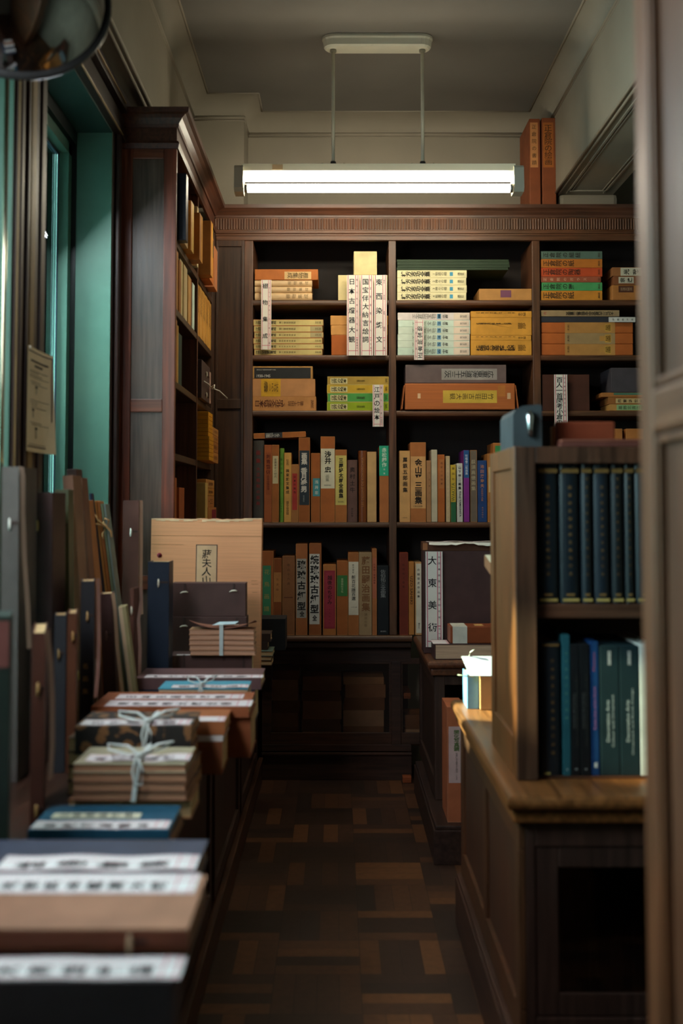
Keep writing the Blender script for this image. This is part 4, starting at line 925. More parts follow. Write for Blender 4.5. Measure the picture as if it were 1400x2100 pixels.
pxvol('brown book with torn white title label, middle of the right-hand pile', 1258, 566, 1345, 584, '#8a5230', [('b', 1268, 568, 1299, 581, '#cfc8b0'), ('s', '宗達', 1271, 569.5, 1296, 579.5, '#26221a', {'bold': .03})])
pxvol('brown book with white brush-lettered label, top of the right-hand pile', 1255, 548, 1345, 566, '#a0683c', [('b', 1272, 549, 1345, 565.5, '#d4cdb4'), ('s', '光琳派', 1278, 551.5, 1328, 563.5, '#26221a', {'bold': .03})])
for i, (y0, y1) in enumerate(((661, 683), (683, 705.5), (705.5, 728))):
    pxvol('thick orange box with tan printed band, %s of three' % ['top', 'middle', 'bottom'][i], 1110, y0, 1298, y1, '#b8622a', [('b', 1158, y0, 1261, y1, ['#bd8848', '#a88a5e', '#bd8848'][i]), ('b', 1240, y0+3, 1253, y1-3, '#c99a44', 'gold_panel'), ('b', 1229, y0+6, 1240, y1-6, '#c08c44', 'gold_panel'), ('s', '神代雄一', 1163, y0+4, 1167, y1-4, '#4a3016', {'name': 'small_lettering', 'bold': 0}), ('s', '日本庭園', 1241.5, y0+4.5, 1251.5, y1-4.5, '#5a4018', {'bold': 0})], base=S2 if i == 2 else None, name='box', cat='box', group='orange boxes with tan bands', bev=.004)
pxvol('dark slate-blue flat case lying on the three orange boxes', 1109, 649.5, 1305, 661, '#33353c', (), name='flat_case', cat='case')
pxvol('tan book in shiny plastic film on the slate-blue case', 1109, 636, 1270, 649, '#a58c68', [('S', '大徳川内蔵宮中宝物集二重宮', 1160, 638.5, 1258, 647, '#2a2418', {'bold': .02}), ('s', '内', 1114, 640, 1120, 645, '#a03a2c', {'name': 'red_mark'})], rough=.2)
rs = thing('price_slip', 'small white slip wrapped over the end of the slate-blue case', 'paper slip', (U(1275, 660, Y=4.79*K).x, 4.79*K, U(1275, 660.5, Y=4.79*K).z))
wsl, hsl = (1303-1248)/F*4.79*K, .024
MB().box(-wsl/2, wsl/2, 0, .0006, 0, hsl).build('paper', card('#d8d5cc', .5, .04), rs); text(rs, '伊藤若冲画', -wsl*.36, wsl*.42, hsl*.28, hsl*.72, '#3a3a3c', 's', y=-.0006, name='handwriting', bold=0)
pxvol('plain dark brown box behind the longest price slip in the right bay', 1112, 768, 1209, 842, '#4e2c20', (), base=S3, name='box', cat='box')
slip('long price slip hanging over the plain dark brown box in right bay', 1137, 768, 1164, 890, 4.785, '百人一首図考小倉の', '仮名解説付限定三百部', '七')
pxvol('pale green and tan book, bottom of the right-bay pile under the grey box', 1249, 829, 1345, 842.5, '#c08a48', [('b', 1264, 830, 1345, 841.5, '#8fb27a'), ('s', '葛飾北斎江戸名所', 1268, 832, 1340, 840, '#3a3a24', {'bold': 0})], base=S3)
pxvol('tan striped book, middle of the pile under the grey box', 1247, 814, 1345, 829, '#9a6230', [('b', 1262, 817, 1345, 827, '#c8ab74'), ('s', '肉筆浮世絵集', 1266, 818.5, 1330, 826, '#3a2e1c', {'bold': .01})])
pxvol('frayed book with teal strip, directly under the grey box', 1233, 805, 1345, 814, '#b07038', [('b', 1258, 805.5, 1345, 810, '#4c7a62')])
pxvol('large slate-grey box standing on the frayed book at the far right', 1253, 754, 1345, 804.7, '#4a4448', (), name='box', cat='box')
# ---- two tall boxes on top of the bookcase
TB = TOP+.0005
for a, b_, y0, tl, lbl_, lc in ((1086, 1109, 243, '正倉院の書蹟', 'tall orange box with pale title label, left of two on the cornice', '#c08450'), (1112, 1141, 241, '正倉院の絵画', 'tall orange-brown box with faded title label, right of two on the cornice', '#a8622c')):
    pxvol(lbl_, a, y0, b_, 424, '#84482a', [('b', a+2, 251, b_-5, 341, lc), ('v', tl, a+5, 256, b_-8, 336, '#2a2014', {'bold': .0})], base=TB, Yo=4.84, depth=.28, name='box', cat='box', bev=.005)
bx_ = find('tall orange box with pale title label, left of two on the cornice')
# ================================================================== LEFT SIDE BOOKCASE
def side(label, Y0, Y1, zb_, Xf, col, ztop=None, top=None, deco=(), depth=None, dz=0, **kw):
    Y0 *= K; Y1 *= K; w_ = Y1-Y0-.0008; zt_ = U(CX+Xf*F/Y0, top, X=Xf).z if top is not None else ztop
    h_ = zt_-zb_; depth = depth or (Xf-XL-.02)
    nm_ = kw.pop('name', 'book'); ct = kw.pop('cat', 'book'); gp = kw.pop('group', None); shp = kw.pop('shape', 'box')
    root = thing(nm_, label, ct, (Xf, (Y0+Y1)/2, zb_+.0004), (0, 0, PI/2), gp)
    body_shape(root, w_, h_-.0004, depth, col, shp, kw.get('pages', '#c9a878'), .002, kw.get('edge'), 'card', kw.get('rough', .6))
    decorate(root, w_, h_, deco, None); return root
Z1 = S1-.012
side('navy-black box at the top near end of the left bookcase', 3.66, 3.71, Z1, -.56, '#1a222c', top=345, rough=.35, name='box', cat='box')
side('cream slipcase beside the navy-black box on the left bookcase', 3.715, 3.79, Z1, -.572, '#d8b27c', top=380)
side('yellow-spined kraft volume protruding on the top left shelf, nearest', 3.80, 3.87, Z1, -.562, '#cf8f3c', top=402, deco=[('b', .3, 0, 1, 1, '#dcae4c')])
side('wide tan kraft box protruding past the shelf beside the yellow-spined volume', 3.95, 4.03, Z1, -.549, '#bf8040', top=428, deco=[('b', .5, .0, 1, 1, '#cf9038')], name='box', cat='box')
side('pale narrow volume behind the tan kraft box', 4.06, 4.10, Z1, -.575, '#d8c090', ztop=Z1+.25)
side('tan kraft box with yellow edge, right of the shelf divider', 4.225, 4.286, Z1, -.539, '#c07e3e', top=445, deco=[('b', .55, 0, 1, 1, '#cf9a3c')], name='box', cat='box')
side('orange slipcase with dark patterned label high on the left bookcase', 4.29, 4.43, Z1, -.553, '#b8642a', top=468, deco=[('b', .1, .04, .95, .42, '#2c2a28'), ('v', '仏教絵画', .25, .06, .75, .38, '#b0a890', {'bold': .02})], shape='case')
side('pinkish tan slipcase last on the top left shelf', 4.46, 4.57, Z1, -.553, '#b8744c', top=498, shape='case')
zz = S2
cols2 = ['#c98a44', '#b8763a', '#e0c890', '#d8bc88', '#ddc898', '#c99858', '#a8683c', '#cfe0cf']
yw = [3.665, 3.72, 3.765, 3.83, 3.88, 3.945, 4.01, 4.06, 4.125]
tp = [.225, .20, .215, .21, .215, .195, .20, .19]
for i in range(8):
    side('thin %s volume, %s from the near end of the second left shelf' % (['amber', 'kraft', 'ivory', 'beige', 'pale cream', 'tan', 'brown', 'mint-edged'][i], ['first', 'second', 'third', 'fourth', 'fifth', 'sixth', 'seventh', 'eighth'][i]), yw[i], yw[i+1], zz, -.597+(.004 if i % 2 else 0), cols2[i], ztop=zz+tp[i])
for i in range(9):
    a = 4.225+i*.0505
    side('matching ochre volume in a row of nine on the second left shelf, number %s' % ['one', 'two', 'three', 'four', 'five', 'six', 'seven', 'eight', 'nine'][i], a, a+.0505, zz, -.594+(.002 if i % 2 else 0), '#cf9544', ztop=zz+.222, deco=[('v', '日本美術全集', .25, .08, .75, .55, '#6a4418', {'bold': 0})], group='matching ochre volumes on the left bookcase')
side('kraft volume at the near end of the third left shelf', 3.665, 3.71, S3, -.598, '#b8763a', ztop=S3+.235)
side('amber edged volume beside the kraft one on the third left shelf', 3.712, 3.745, S3, -.598, '#d0a050', ztop=S3+.22)
side('dark green volume on the third left shelf', 3.75, 3.84, S3, -.600, '#2c4238', ztop=S3+.20)
wc = side('maroon wrapped case tied with white string on the left bookcase', 4.225, 4.50, S3, -.575, '#4a3834', top=735, shape='box', name='wrapped_case', cat='case')
hc = U(404, 735, X=-.575).z-S3
pr = MB(); pr.box(.118, .150, -.004, -.0005, .002, hc*.97); pr.build('pink_paper_strip', card('#c8a090'), wc)
toggles(wc, [(-.02, hc*.80, 'h', .13), (-.02, hc*.18, 'h', .13)])
st_ = thing('string', 'white string knotted around the maroon wrapped case', 'string', (-.575, (4.225+4.5)/2*K, S3+hc*.48), (0, 0, PI/2))
MB().tube([(-.148, -.010, 0), (0, -.011, .004), (.12, -.010, 0), (.152, -.010, 0)], .003, 6).tube([(.10, -.010, 0), (.085, -.03, -.004), (.10, -.02, .006)], .0025, 6).build('band', card('#d8d2c2'), st_)
MB().tube([(.10, -.010, 0), (.14, -.045, -.012), (.19, -.075, -.04)], .003, 6).tube([(.10, -.010, 0), (.07, -.03, .008), (.05, -.03, -.01)], .003, 6).build('loose_end', card('#d8d2c2'), st_)
hy = .0
for i in range(12):
    z_ = ZQ+i*.0173
    ord_ = ['bottom', 'second', 'third', 'fourth', 'fifth', 'sixth', 'seventh', 'eighth', 'ninth', 'tenth', 'eleventh', 'top'][i]
    side('bright yellow-orange flat volume in the tall pile of twelve, %s from the bottom' % ord_ if 0 < i < 11 else 'bright yellow-orange flat volume, %s one in the tall pile of twelve' % ord_, 4.225, 4.37, z_, -.545+(i < 6)*.004, '#cf8a18', ztop=z_+.0170, group='yellow-orange volumes in a tall pile', depth=.17)
zt_ = [0, .047, .094, .124, .158]
for i in range(4):
    z_ = ZQ+zt_[i]; side('tan kraft box in the pile beside the yellow-orange volumes, %s' % ['lowest', 'second from bottom', 'third from bottom', 'uppermost'][i], 4.378, 4.62, z_, -.55, ['#b9793c', '#a96a34', '#b5763a', '#c08244'][i], ztop=ZQ+zt_[i+1]-.0004, deco=[('h', '日本画大成', .35, .3, .85, .7, '#5a3418', {'bold': 0})], name='box', cat='box', depth=.17)
ZR = S4+.0
side('leaning orange-brown slipcase at the near end of the fifth left shelf', 3.665, 3.74, ZR, -.600, '#a85a2c', ztop=ZR+.185)
side('rust slipcase beside the leaning one on the fifth left shelf', 3.80, 3.93, ZR, -.600, '#a8562a', ztop=ZR+.150)
side('tall plain yellow-cream box on the fifth left shelf', 4.225, 4.30, ZR, -.556, '#d0a860', ztop=ZR+.178, name='box', cat='box', depth=.16)
zt_ = [0, .073, .124, .158, .196]
for i in range(4):
    side('kraft box in the pile right of the yellow-cream box, %s' % ['lowest with a crimson label', 'second from bottom', 'third from bottom', 'uppermost'][i], 4.31, 4.60, ZR+zt_[i], -.565+(i == 0)*.01, ['#b5733a', '#b8783e', '#c08038', '#c88a48'][i], ztop=ZR+zt_[i+1]-.0004, deco=([('b', .45, .15, .95, 1, '#8a2a34')] if i == 0 else [('h', ['', '一二三', '第四集', '古代美'][i], .3, .3, .8, .7, '#5a2c14', {'bold': .01})]), name='box', cat='box', depth=.16)
# ================================================================== LEFT LEDGE
def lay(label, px0, px1, ytop, Yf, thick, depth, col, deco=(), shape='fore_flat', name='book', cat='book', group=None, zt=None, right=None, **kw):
    """lying item; front top edge at pixel row ytop on plane Yf (old units); thick in metres; or zt given"""
    Y = Yf*K; p0, p1 = U(px0, ytop, Y=Y), U(px1, ytop, Y=Y); z1 = p0.z if zt is None else zt
    return volume(label, p0.x, p1.x, z1-thick, z1, Y, depth, col, deco, shape=shape, name=name, cat=cat, group=group, **kw)
def topslip(label, root_like, x0, x1, Y0, w, z, txt, group=None, wav=.0, small='', rz=0.0):
    """price slip lying flat on top of something: long axis along x"""
    L_ = x1-x0; r = thing('price_slip', label, 'paper slip', ((x0+x1)/2, Y0, z), (0, 0, rz), group)
    n = 14; vv = []; rnd = random.Random(len(label))
    zz = [.0006+wav*(.5+.5*math.sin(3.1+i*.9)) for i in range(n+1)]
    for i in range(n+1):
        vv += [(-L_/2+L_*i/n, 0, zz[i]), (-L_/2+L_*i/n, w, zz[i])]
    MB().add(vv, [(2*i, 2*i+2, 2*i+3, 2*i+1) for i in range(n)], True).build('paper', card('#e6e4e4', .7, .04), r)
    m = MB()
    for v0, v1 in ((.06, .09), (.60, .63), (.90, .93)):
        vv = []
        for i in range(n+1): vv += [(-L_/2+L_*i/n, w*v0, zz[i]+.0004), (-L_/2+L_*i/n, w*v1, zz[i]+.0004)]
        m.add(vv, [(2*i, 2*i+2, 2*i+3, 2*i+1) for i in range(n)])
    for u in (.90, .97): m.add([(-L_/2+L_*u, 0, zz[-1]+.0004+wav*.3), (-L_/2+L_*u+.0015, 0, zz[-1]+.0004+wav*.3), (-L_/2+L_*u+.0015, w, zz[-1]+.0004+wav*.3), (-L_/2+L_*u, w, zz[-1]+.0004+wav*.3)], [(0, 1, 2, 3)])
    m.build('red_ruling', mat('#c8506a', 'plain', .7), r)
    if txt:
        me = glyphs('\n'.join(txt), .02, 1.3); xs = [v.co.x for v in me.vertices]; ys_ = [v.co.y for v in me.vertices]
        cx, cy = (min(xs)+max(xs))/2, (min(ys_)+max(ys_))/2; wx, wy = max(xs)-min(xs), max(ys_)-min(ys_)
        for v in me.vertices:
            p, q_ = (v.co.x-cx)/wx, (v.co.y-cy)/wy
            X = -q_*L_*.78-L_*.03; iz = min(n, max(0, (X+L_/2)/L_*n)); a = int(iz); zi = zz[a]+(zz[min(n, a+1)]-zz[a])*(iz-a)
            v.co = (X, w*.35+p*w*.38, zi+.0010)
        me.materials.append(mat('#1c1c22', 'plain', .7)); o = bpy.data.objects.new('handwriting', me); C.objects.link(o); o.parent = r
    return r
def bow(label, x, Y, z, zb_, yb2, s=1.0, col='#c9d0cc', group=None, ang=.3):
    """paper string tied round a bundle: band over the top and front plus bow"""
    r = thing('string', label, 'string', (x, Y, z))
    MB().ribbon([(0, yb2, .002), (0, .002, .003), (0, -.003, .001), (0, -.004, -.01), (-.008*s, -.005, zb_-z)], .009*s, (1, 0, 0)).build('band', card(col, .6), r)
    l1 = [(0, .02, .006), (-.03*s, .05, .018), (-.075*s, .075, .016), (-.07*s, .06, .008), (-.03*s, .03, .006), (0, .02, .006)]
    l2 = [(0, .02, .006), (.03*s, .055, .020), (.055*s, .09, .018), (.04*s, .07, .008), (0, .02, .006)]
    MB().tube(l1, .0045*s, 6, flat=.4).tube(l2, .0045*s, 6, flat=.4).build('bow_loop', card(col, .6), r)
    t1 = [(0, .02, .008), (-.004*s, -.006, .004), (-.010*s, -.010, -.02*s), (-.004*s, -.012, -.045*s), (.010*s, -.011, -.045*s), (.010*s, -.008, -.015*s), (0, -.004, .004)]
    MB().tube(t1, .0035*s, 6, flat=.5).build('loose_end', card(col, .6), r)
    MB().tube([(-.008*s, .02, .007), (.008*s, .02, .007)], [.006*s, .006*s], 8).build('knot', card(col, .6), r)
    return r
e = .0006
# --- far end, near the back bookcase
def bot(z, thick): return z+thick
lay('dark slate box with a pink-edged slip, at the far end of the left ledge', 500, 585, 1271, 4.30, .135, .16, '#2b2d30', (), 'box', 'box', 'box', zt=DK+.001+.135)
zq_ = DK+.001; i = 0
for lbl_, px1_, th, sh, c_ in (('tan paged volume at the bottom of the small pile beside the cardboard box', 561, .018, 'fore_flat', '#6a4a30'), ('thin volume second in the small pile beside the cardboard box', 560, .016, 'fore_flat', '#5a4330'), ('grey-green covered volume in the small pile beside the cardboard box', 563, .020, 'fore_flat', '#56665a')):
    lay(lbl_, 505, px1_, 0, 3.90-.0*i, th, .14, c_, (), sh, zt=zq_+th); zq_ += th+e; i += 1
for lbl_, px1_, th in (('dark wrapped case second from top of the small pile beside the cardboard box', 553, .030), ('dark wrapped case at the top of the small pile beside the cardboard box', 559, .032)):
    r_ = lay(lbl_, 505, px1_, 0, 3.93, th, .12, '#3a2a22', (), 'wrap_flat', zt=zq_+th, name='wrapped_case', cat='case'); zq_ += th+e
# --- big cardboard box
Yb = 3.50*K
pb0, pb1 = U(307, 1062, Y=Yb).x, U(531, 1062, Y=Yb).x
zt1 = U(420, 1064, Y=Yb).z
cbx = thing('cardboard_box', 'large upright tan cardboard box with a framed brush-lettered label', 'box', ((pb0+pb1)/2+.002, Yb, DK+.004), (0, math.radians(.6), 0))
wb_, hb = pb1-pb0+.004, zt1-DK-.001
mb = MB(); nx_, nz_ = 24, 1
vv = []; rnd = random.Random(3)
tops = [hb+(-.004+.0022*i/24*2)+(-.004*rnd.random() if 4 < i < 20 else 0) for i in range(25)]
for i in range(25):
    x_ = -wb_/2+wb_*i/24
    for y_ in (0, .065): vv += [(x_, y_, 0), (x_, y_, tops[i])]
ff = []
for i in range(24):
    a = 4*i; b_ = 4*i+4
    ff += [(a, b_, b_+1, a+1), (a+2, a+3, b_+3, b_+2), (a+1, b_+1, b_+3, a+3), (a, a+2, b_+2, b_)]
ff += [(0, 1, 3, 2), (96, 98, 99, 97)]
mb.add(vv, ff).build('carton', mat('#dd9668', 'corr', .7, .09), cbx)
mb = MB()
for i in range(24):
    x_ = -wb_/2+wb_*i/24; d_ = rnd.uniform(.002, .010)
    mb.box(x_, x_+wb_/24, -.0012, .001, min(tops[i], tops[i+1])-d_, min(tops[i], tops[i+1])+.0005)
mb.build('torn_edge', card('#dcb48c', .8, .2), cbx)
mb = MB()
for zf_, x0_, x1_ in ((.89, -.5, .5), (.835, -.5, -.2), (.62, .41, .47), (.60, .41, .48), (.55, .42, .47)): mb.box(wb_*x0_+.001, wb_*x1_-.001, -.0006, .0005, hb*zf_, hb*zf_+.0012)
mb.build('crease', card('#9a6a44', .8), cbx)
lx0, lx1 = U(399, 1120, Y=Yb).x-cbx.location.x, U(443, 1120, Y=Yb).x-cbx.location.x; lz1 = U(420, 1119, Y=Yb).z-DK; lz0 = lz1-.30
label_patch(cbx, lx0, lx1, lz0, lz1, '#4a3430', -.0005, 'label_frame'); label_patch(cbx, lx0+.003, lx1-.003, lz0+.003, lz1-.003, '#d2a880', -.0009, 'paper_label')
text(cbx, '蔣夫人山水', lx0+.022, lx1-.020, lz0+.13, lz1-.018, '#1a1614', 'v', y=-.0013, brush=True, bold=.01)
sx_, sz_ = U(324, 1142, Y=Yb).x-cbx.location.x, U(324, 1142, Y=Yb).z-DK
MB().tube([(sx_, -.0016, sz_), (sx_, .0004, sz_)], .0085, 20).build('red_washer', card('#8a2430'), cbx)
MB().tube([(sx_, -.0024, sz_), (sx_, .0004, sz_)], .004, 16).build('string_eyelet', card('#4a1018'), cbx)
# --- maroon wrapped cases in front of the cardboard box
MR = '#4c3430'
z3 = U(430, 1343, Y=3.2*K).z
zc0 = U(430, 1266, Y=3.32*K).z; zc1 = U(430, 1196, Y=3.34*K).z
zb_ = DK+.001
sup = lay('maroon wrapped case with tan page ends, under the old bundle with curled cover', 358, 522, 0, 3.19, 1, .01, MR, (), 'wrap_flat', zt=0) if False else None
th3 = z3-(zb_+.055)
lay('dark wrapped volume on the ledge hidden low behind the wide mauve portfolio', 350, 515, 0, 3.20, .054, .13, '#3a2a26', (), 'wrap_flat', zt=zb_+.054, name='wrapped_case', cat='case')
r_ = lay('maroon wrapped case with two bone toggles directly under the tied old bundle', 358, 522, 0, 3.19, th3, .10, MR, (), 'wrap_flat', zt=z3, name='wrapped_case', cat='case')
toggles(r_, [(-.085, .020, 'v', th3-.018), (.105, .020, 'v', th3-.018)])
topslip('white slip lying along the front top edge of the toggled case under the old bundle', None, U(362, 1343, Y=3.19*K).x, U(518, 1343, Y=3.19*K).x, 3.19*K+.001, .012, z3+.0004, '')
r_ = lay('maroon wrapped case with bone toggles, behind the old bundle with curled cover', 352, 511, 0, 3.335, zc0-zb_, .075, MR, (), 'box', zt=zc0, name='wrapped_case', cat='case')
toggles(r_, [(-.075, (zc0-zb_)-.030, 'v', .028), (.10, (zc0-zb_)-.028, 'v', .026)])
r_ = lay('maroon wrapped case with two tilted bone toggles, topmost against the cardboard box', 361, 509, 0, 3.345, zc1-zc0-e, .065, '#523a36', (), 'box', zt=zc1, name='wrapped_case', cat='case')
toggles(r_, [(-.080, (zc1-zc0)-.030, 'v', .028), (.084, (zc1-zc0)-.026, 'v', .024)])
# --- old bundle with curled cover
zb1 = U(455, 1285, Y=3.17*K).z; bx0, bx1 = U(388, 1320, Y=3.17*K).x, U(522, 1320, Y=3.17*K).x
nlay = 5; hh_ = (zb1-.010-z3-.002)/nlay
for i in range(nlay):
    j = random.uniform(-.002, .002)
    volume('old soft volume with foxed page edges in the tied bundle, %s of five' % ['bottom', 'second', 'third', 'fourth', 'top'][i], bx0+j, bx1+j, z3+.0025+i*hh_, z3+.0025+(i+1)*hh_-.0004, 3.17*K+random.uniform(0, .002), .085, '#a87858', (), 'foxed volumes in the tied bundle', shape='fore_flat', pages='#c89a7c')
cv_ = thing('book_cover', 'curled brown cover on top of the tied old bundle', 'book cover', ((bx0+bx1)/2, 3.17*K, zb1-.008)); vv = []; n = 16; wv = bx1-bx0
for i in range(n+1):
    u = i/n*2-1; z_ = .003+.026*abs(u)**2.2
    vv += [(u*wv/2*1.01, -.002, z_), (u*wv/2*1.01, .085, z_*.45+.002), (u*wv/2*1.01, -.002, z_-.0015), (u*wv/2*1.01, .085, z_*.45+.0005)]
MB().add(vv, [f for i in range(n) for f in ((4*i, 4*i+4, 4*i+5, 4*i+1), (4*i+2, 4*i+3, 4*i+7, 4*i+6), (4*i, 4*i+2, 4*i+6, 4*i+4))], True).build('leather', card('#7a4a38', .6), cv_)
o = thing('string', 'pale paper band and slip tied around the old bundle with curled cover', 'string', ((bx0+bx1)/2-.002, 3.17*K, z3+.003))
MB().box(-.006, .006, -.0045, -.003, 0, zb1-z3+.0035).box(-.006, .006, -.003, .08, zb1-z3+.002, zb1-z3+.0035).build('band', card('#c4d2d0'), o)
MB().add([(-.032, .01, zb1-z3+.0), (.042, .012, zb1-z3+.004), (.050, .055, zb1-z3+.008), (-.012, .058, zb1-z3+.006)], [(0, 1, 2, 3)]).build('folded_slip', card('#b9ccd4', .6), o)
# --- navy upright case next to it
def upright(label, px0, px1, ytop, Yo, depth, col, dx=0.0, shape='wrap_up', name='wrapped_case', cat='case', tg=(), zbase=None, deco=(), group=None, pages='#c9a878', rx=0.0, turn=.0, **kw):
    Y = Yo*K; zb0 = DK+.0008 if zbase is None else zbase
    p0, p1 = U(px0, ytop, Y=Y), U(px1, ytop, Y=Y); w_ = p1.x-p0.x; h_ = p0.z-zb0
    root = thing(name, label, cat, ((p0.x+p1.x)/2+dx, Y, zb0), (rx, -math.atan2(dx, h_), turn*math.atan2(-p0.x, Y)), group)
    if dx: h_ = math.hypot(h_, dx)-w_*abs(dx)/h_*.5; root.location.z += w_/2*abs(dx)/h_
    body_shape(root, w_, h_, depth, col, shape, pages, .002, None, 'card', kw.get('rough', .5))
    toggles(root, [(w_*a, h_*b_, 'h', w_*.42) for a, b_ in tg], kw.get('tcol', '#d8cdb8'))
    decorate(root, w_, h_, deco, None); return root
upright('tall navy wrapped case with a bone toggle, left of the large cardboard box', 303, 347, 1152, 3.08, .085, '#1c2838', tg=[(.02, .86)], rough=.45)
upright('brown wrapped case with white bone toggle standing before the panelled bookcase end', 253, 285, 1026, 3.28, .09, '#5c3c34', tg=[(.0, .84)], deco=[('b', .30, .62, .44, .64, '#c8beb0', 'white_mark'), ('b', .30, .66, .44, .68, '#c8beb0', 'white_mark')], tcol='#e8e2d4', rough=.4, turn=.8)
def strip(label, pts, w, ax=(0, 1, 0), col='#c8a896', name='price_slip', group=None):
    r = thing(name, label, 'paper slip', pts[0]); P = [tuple(Vector(p)-Vector(pts[0])) for p in pts]
    MB().ribbon(P, w, ax).build('paper', card(col, .7, .06), r); return r
def pst(pxys, Yo): return [U(a, b_, Y=Yo*K) for a, b_ in pxys]
strip('pinkish slip hanging down beside the brown case at the panelled bookcase end', pst([(289, 1026), (290, 1030), (290, 1120), (289, 1200), (291, 1260)], 3.27), .02, (.3, 1, 0))
# leaning group behind
upright('tall grey wrapped case with white toggle at the far left by the window', 4, 39, 957, 2.27, .15, '#55504c', dx=.006, tg=[(.02, .82)], tcol='#e8e4da', turn=.0)
strip('long pinkish slip hanging down the side of the tall grey case', pst([(43, 957), (47, 975), (47, 1050), (50, 1140), (57, 1245), (60, 1330)], 2.265), .02, (.25, 1, 0), '#b09a8a')
upright('wide dark maroon case with brass toggle beside the tall grey case', 55, 108, 1010, 2.45, .13, '#3a2624', dx=.006, tg=[(-.05, .88), (.1, .30)], tcol='#b08c4c', shape='wrap_up', turn=.0)
upright('olive-green wrapped case with brass toggle among the leaning cases', 113, 140, 1004, 2.63, .12, '#4a5238', dx=.012, tg=[(0, .86)], tcol='#b8975a', turn=.5)
upright('tan case with pale paper top, tallest of the leaning group', 128, 149, 975, 2.78, .10, '#8a6450', dx=.05, tg=[(.0, .22)], tcol='#b08c4c')
upright('broad pale-topped maroon case leaning behind the olive-green one', 136, 156, 962, 2.90, .075, '#4a3230', dx=.055, shape='box')
upright('brown case with little bow, leaning beside the broad maroon one', 158, 168, 980, 2.90, .07, '#7a5040', dx=.06)
upright('thin orange volume leaning, nearer of two before the navy one', 170.5, 175, 1026, 2.98, .075, '#b8703c', dx=.07, shape='box', name='book', cat='book')
upright('thin orange volume leaning, farther of two before the navy one', 175.5, 180, 1026, 2.98, .075, '#b87440', dx=.07, shape='box', name='book', cat='book')
upright('thin navy volume leaning between the orange volumes', 182, 188, 1012, 3.062, .028, '#242a44', dx=.085, shape='box', name='book', cat='book')
upright('orange-tan volume leaning right of the navy one, left of a pair', 191.5, 198, 1027, 3.09, .06, '#c07838', dx=.085, shape='box', name='book', cat='book')
upright('orange-tan volume leaning right of the navy one, right of a pair', 198.7, 204.5, 1028, 3.09, .06, '#b06a34', dx=.085, shape='box', name='book', cat='book')
upright('grey-green volume tied with ribbon at the end of the leaning row', 205.5, 211, 1033, 3.09, .06, '#7c8a6c', dx=.085, shape='box', name='book', cat='book')
upright('pale teal edged folder last in the leaning row', 211.6, 216, 1034, 3.09, .06, '#7c8c84', dx=.085, shape='box', name='folder', cat='folder')
zr_ = U(220, 1075, Y=3.07*K)
o = thing('ribbon', 'tan ribbon bow tied around the last leaning volumes', 'ribbon', zr_)
MB().tube([(-.055, 0, .012), (-.03, -.004, .0), (0, -.006, -.008), (.006, -.006, .012), (-.006, -.008, .018), (-.012, -.006, .004), (0, -.006, -.008), (.012, -.006, -.022), (.016, -.006, -.04)], .003, 6).tube([(0, -.006, -.006), (-.014, -.006, -.03), (-.010, -.006, -.045)], .0028, 6).tube([(-.045, -.002, .04), (-.03, -.004, .015), (0, -.006, -.008)], .0028, 6).build('bow', card('#b88a58'), o)
# front row
upright('dark green upright album, nearest at the far left edge', -62, 22, 1264, 1.70, .10, '#26322c', shape='box', name='album', cat='album', deco=[('b', .62, .02, .95, .20, '#7a4a44', 'pink_label')], rough=.5, turn=.8)
upright('small maroon case with pale page top, beside the dark green album', 66, 94, 1298, 1.95, .20, '#4a2a20', tg=[(0, .72), (.0, .1)], tcol='#a07848', turn=.9)
strip('pinkish slip along the right side of the small maroon case', pst([(97, 1290), (98, 1310), (104, 1360), (107, 1430), (107, 1530), (103, 1600)], 1.95), .02, (.25, 1, 0), '#a8887a')
upright('dark grey-blue case with two brass toggles in the front row', 112, 136, 1262, 2.35, .10, '#2c2e32', tg=[(-.1, .76)], tcol='#8a7048', turn=.9)
upright('brown case close beside the dark grey-blue one in the front row', 138.5, 158, 1258, 2.35, .135, '#55301e', tg=[(.1, .86)], tcol='#a07848', turn=.9)
upright('black case with gilt spine lettering and bone toggle in the front row', 166, 194, 1192, 2.54, .13, '#26262a', tg=[(.0, .80)], tcol='#c09a68', deco=[('v', '名画集', .2, .48, .62, .66, '#9a7444', {'bold': .02})], turn=.9)
strip('long pink slip hanging beside the black case with gilt lettering', pst([(201, 1186), (202, 1230), (203, 1320), (200, 1380), (196, 1430)], 2.54), .02, (.25, 1, 0), '#c0948c')
upright('dark maroon case leaning behind the orange portfolio', 204, 229, 1218, 2.80, .11, '#4c3230', dx=.02, tg=[(-.05, .70)], tcol='#6a4a40', turn=.6)
strip('cream slip leaning beside the dark maroon case', pst([(231, 1216), (236, 1250), (241, 1330), (252, 1425)], 2.79), .02, (.3, 1, 0), '#c8a890')
upright('ivory-olive cover leaning in front of the dark gap', 243, 258, 1244, 2.80, .075, '#9a9068', dx=.045, shape='box', name='book', cat='book', deco=[('b', 0, 0, .5, 1, '#c8b090', 'pinkish_label')], turn=.6)
upright('thin brown case leaning just left of the navy case', 266, 274, 1208, 2.95, .09, '#6a4438', dx=.008, tg=[(0, .84)])
strip('pink-edged slip hanging left of the navy wrapped case', pst([(289, 1203), (290, 1230), (284, 1270), (287, 1330), (286, 1385)], 2.95), .02, (.3, 1, 0), '#c09a92')
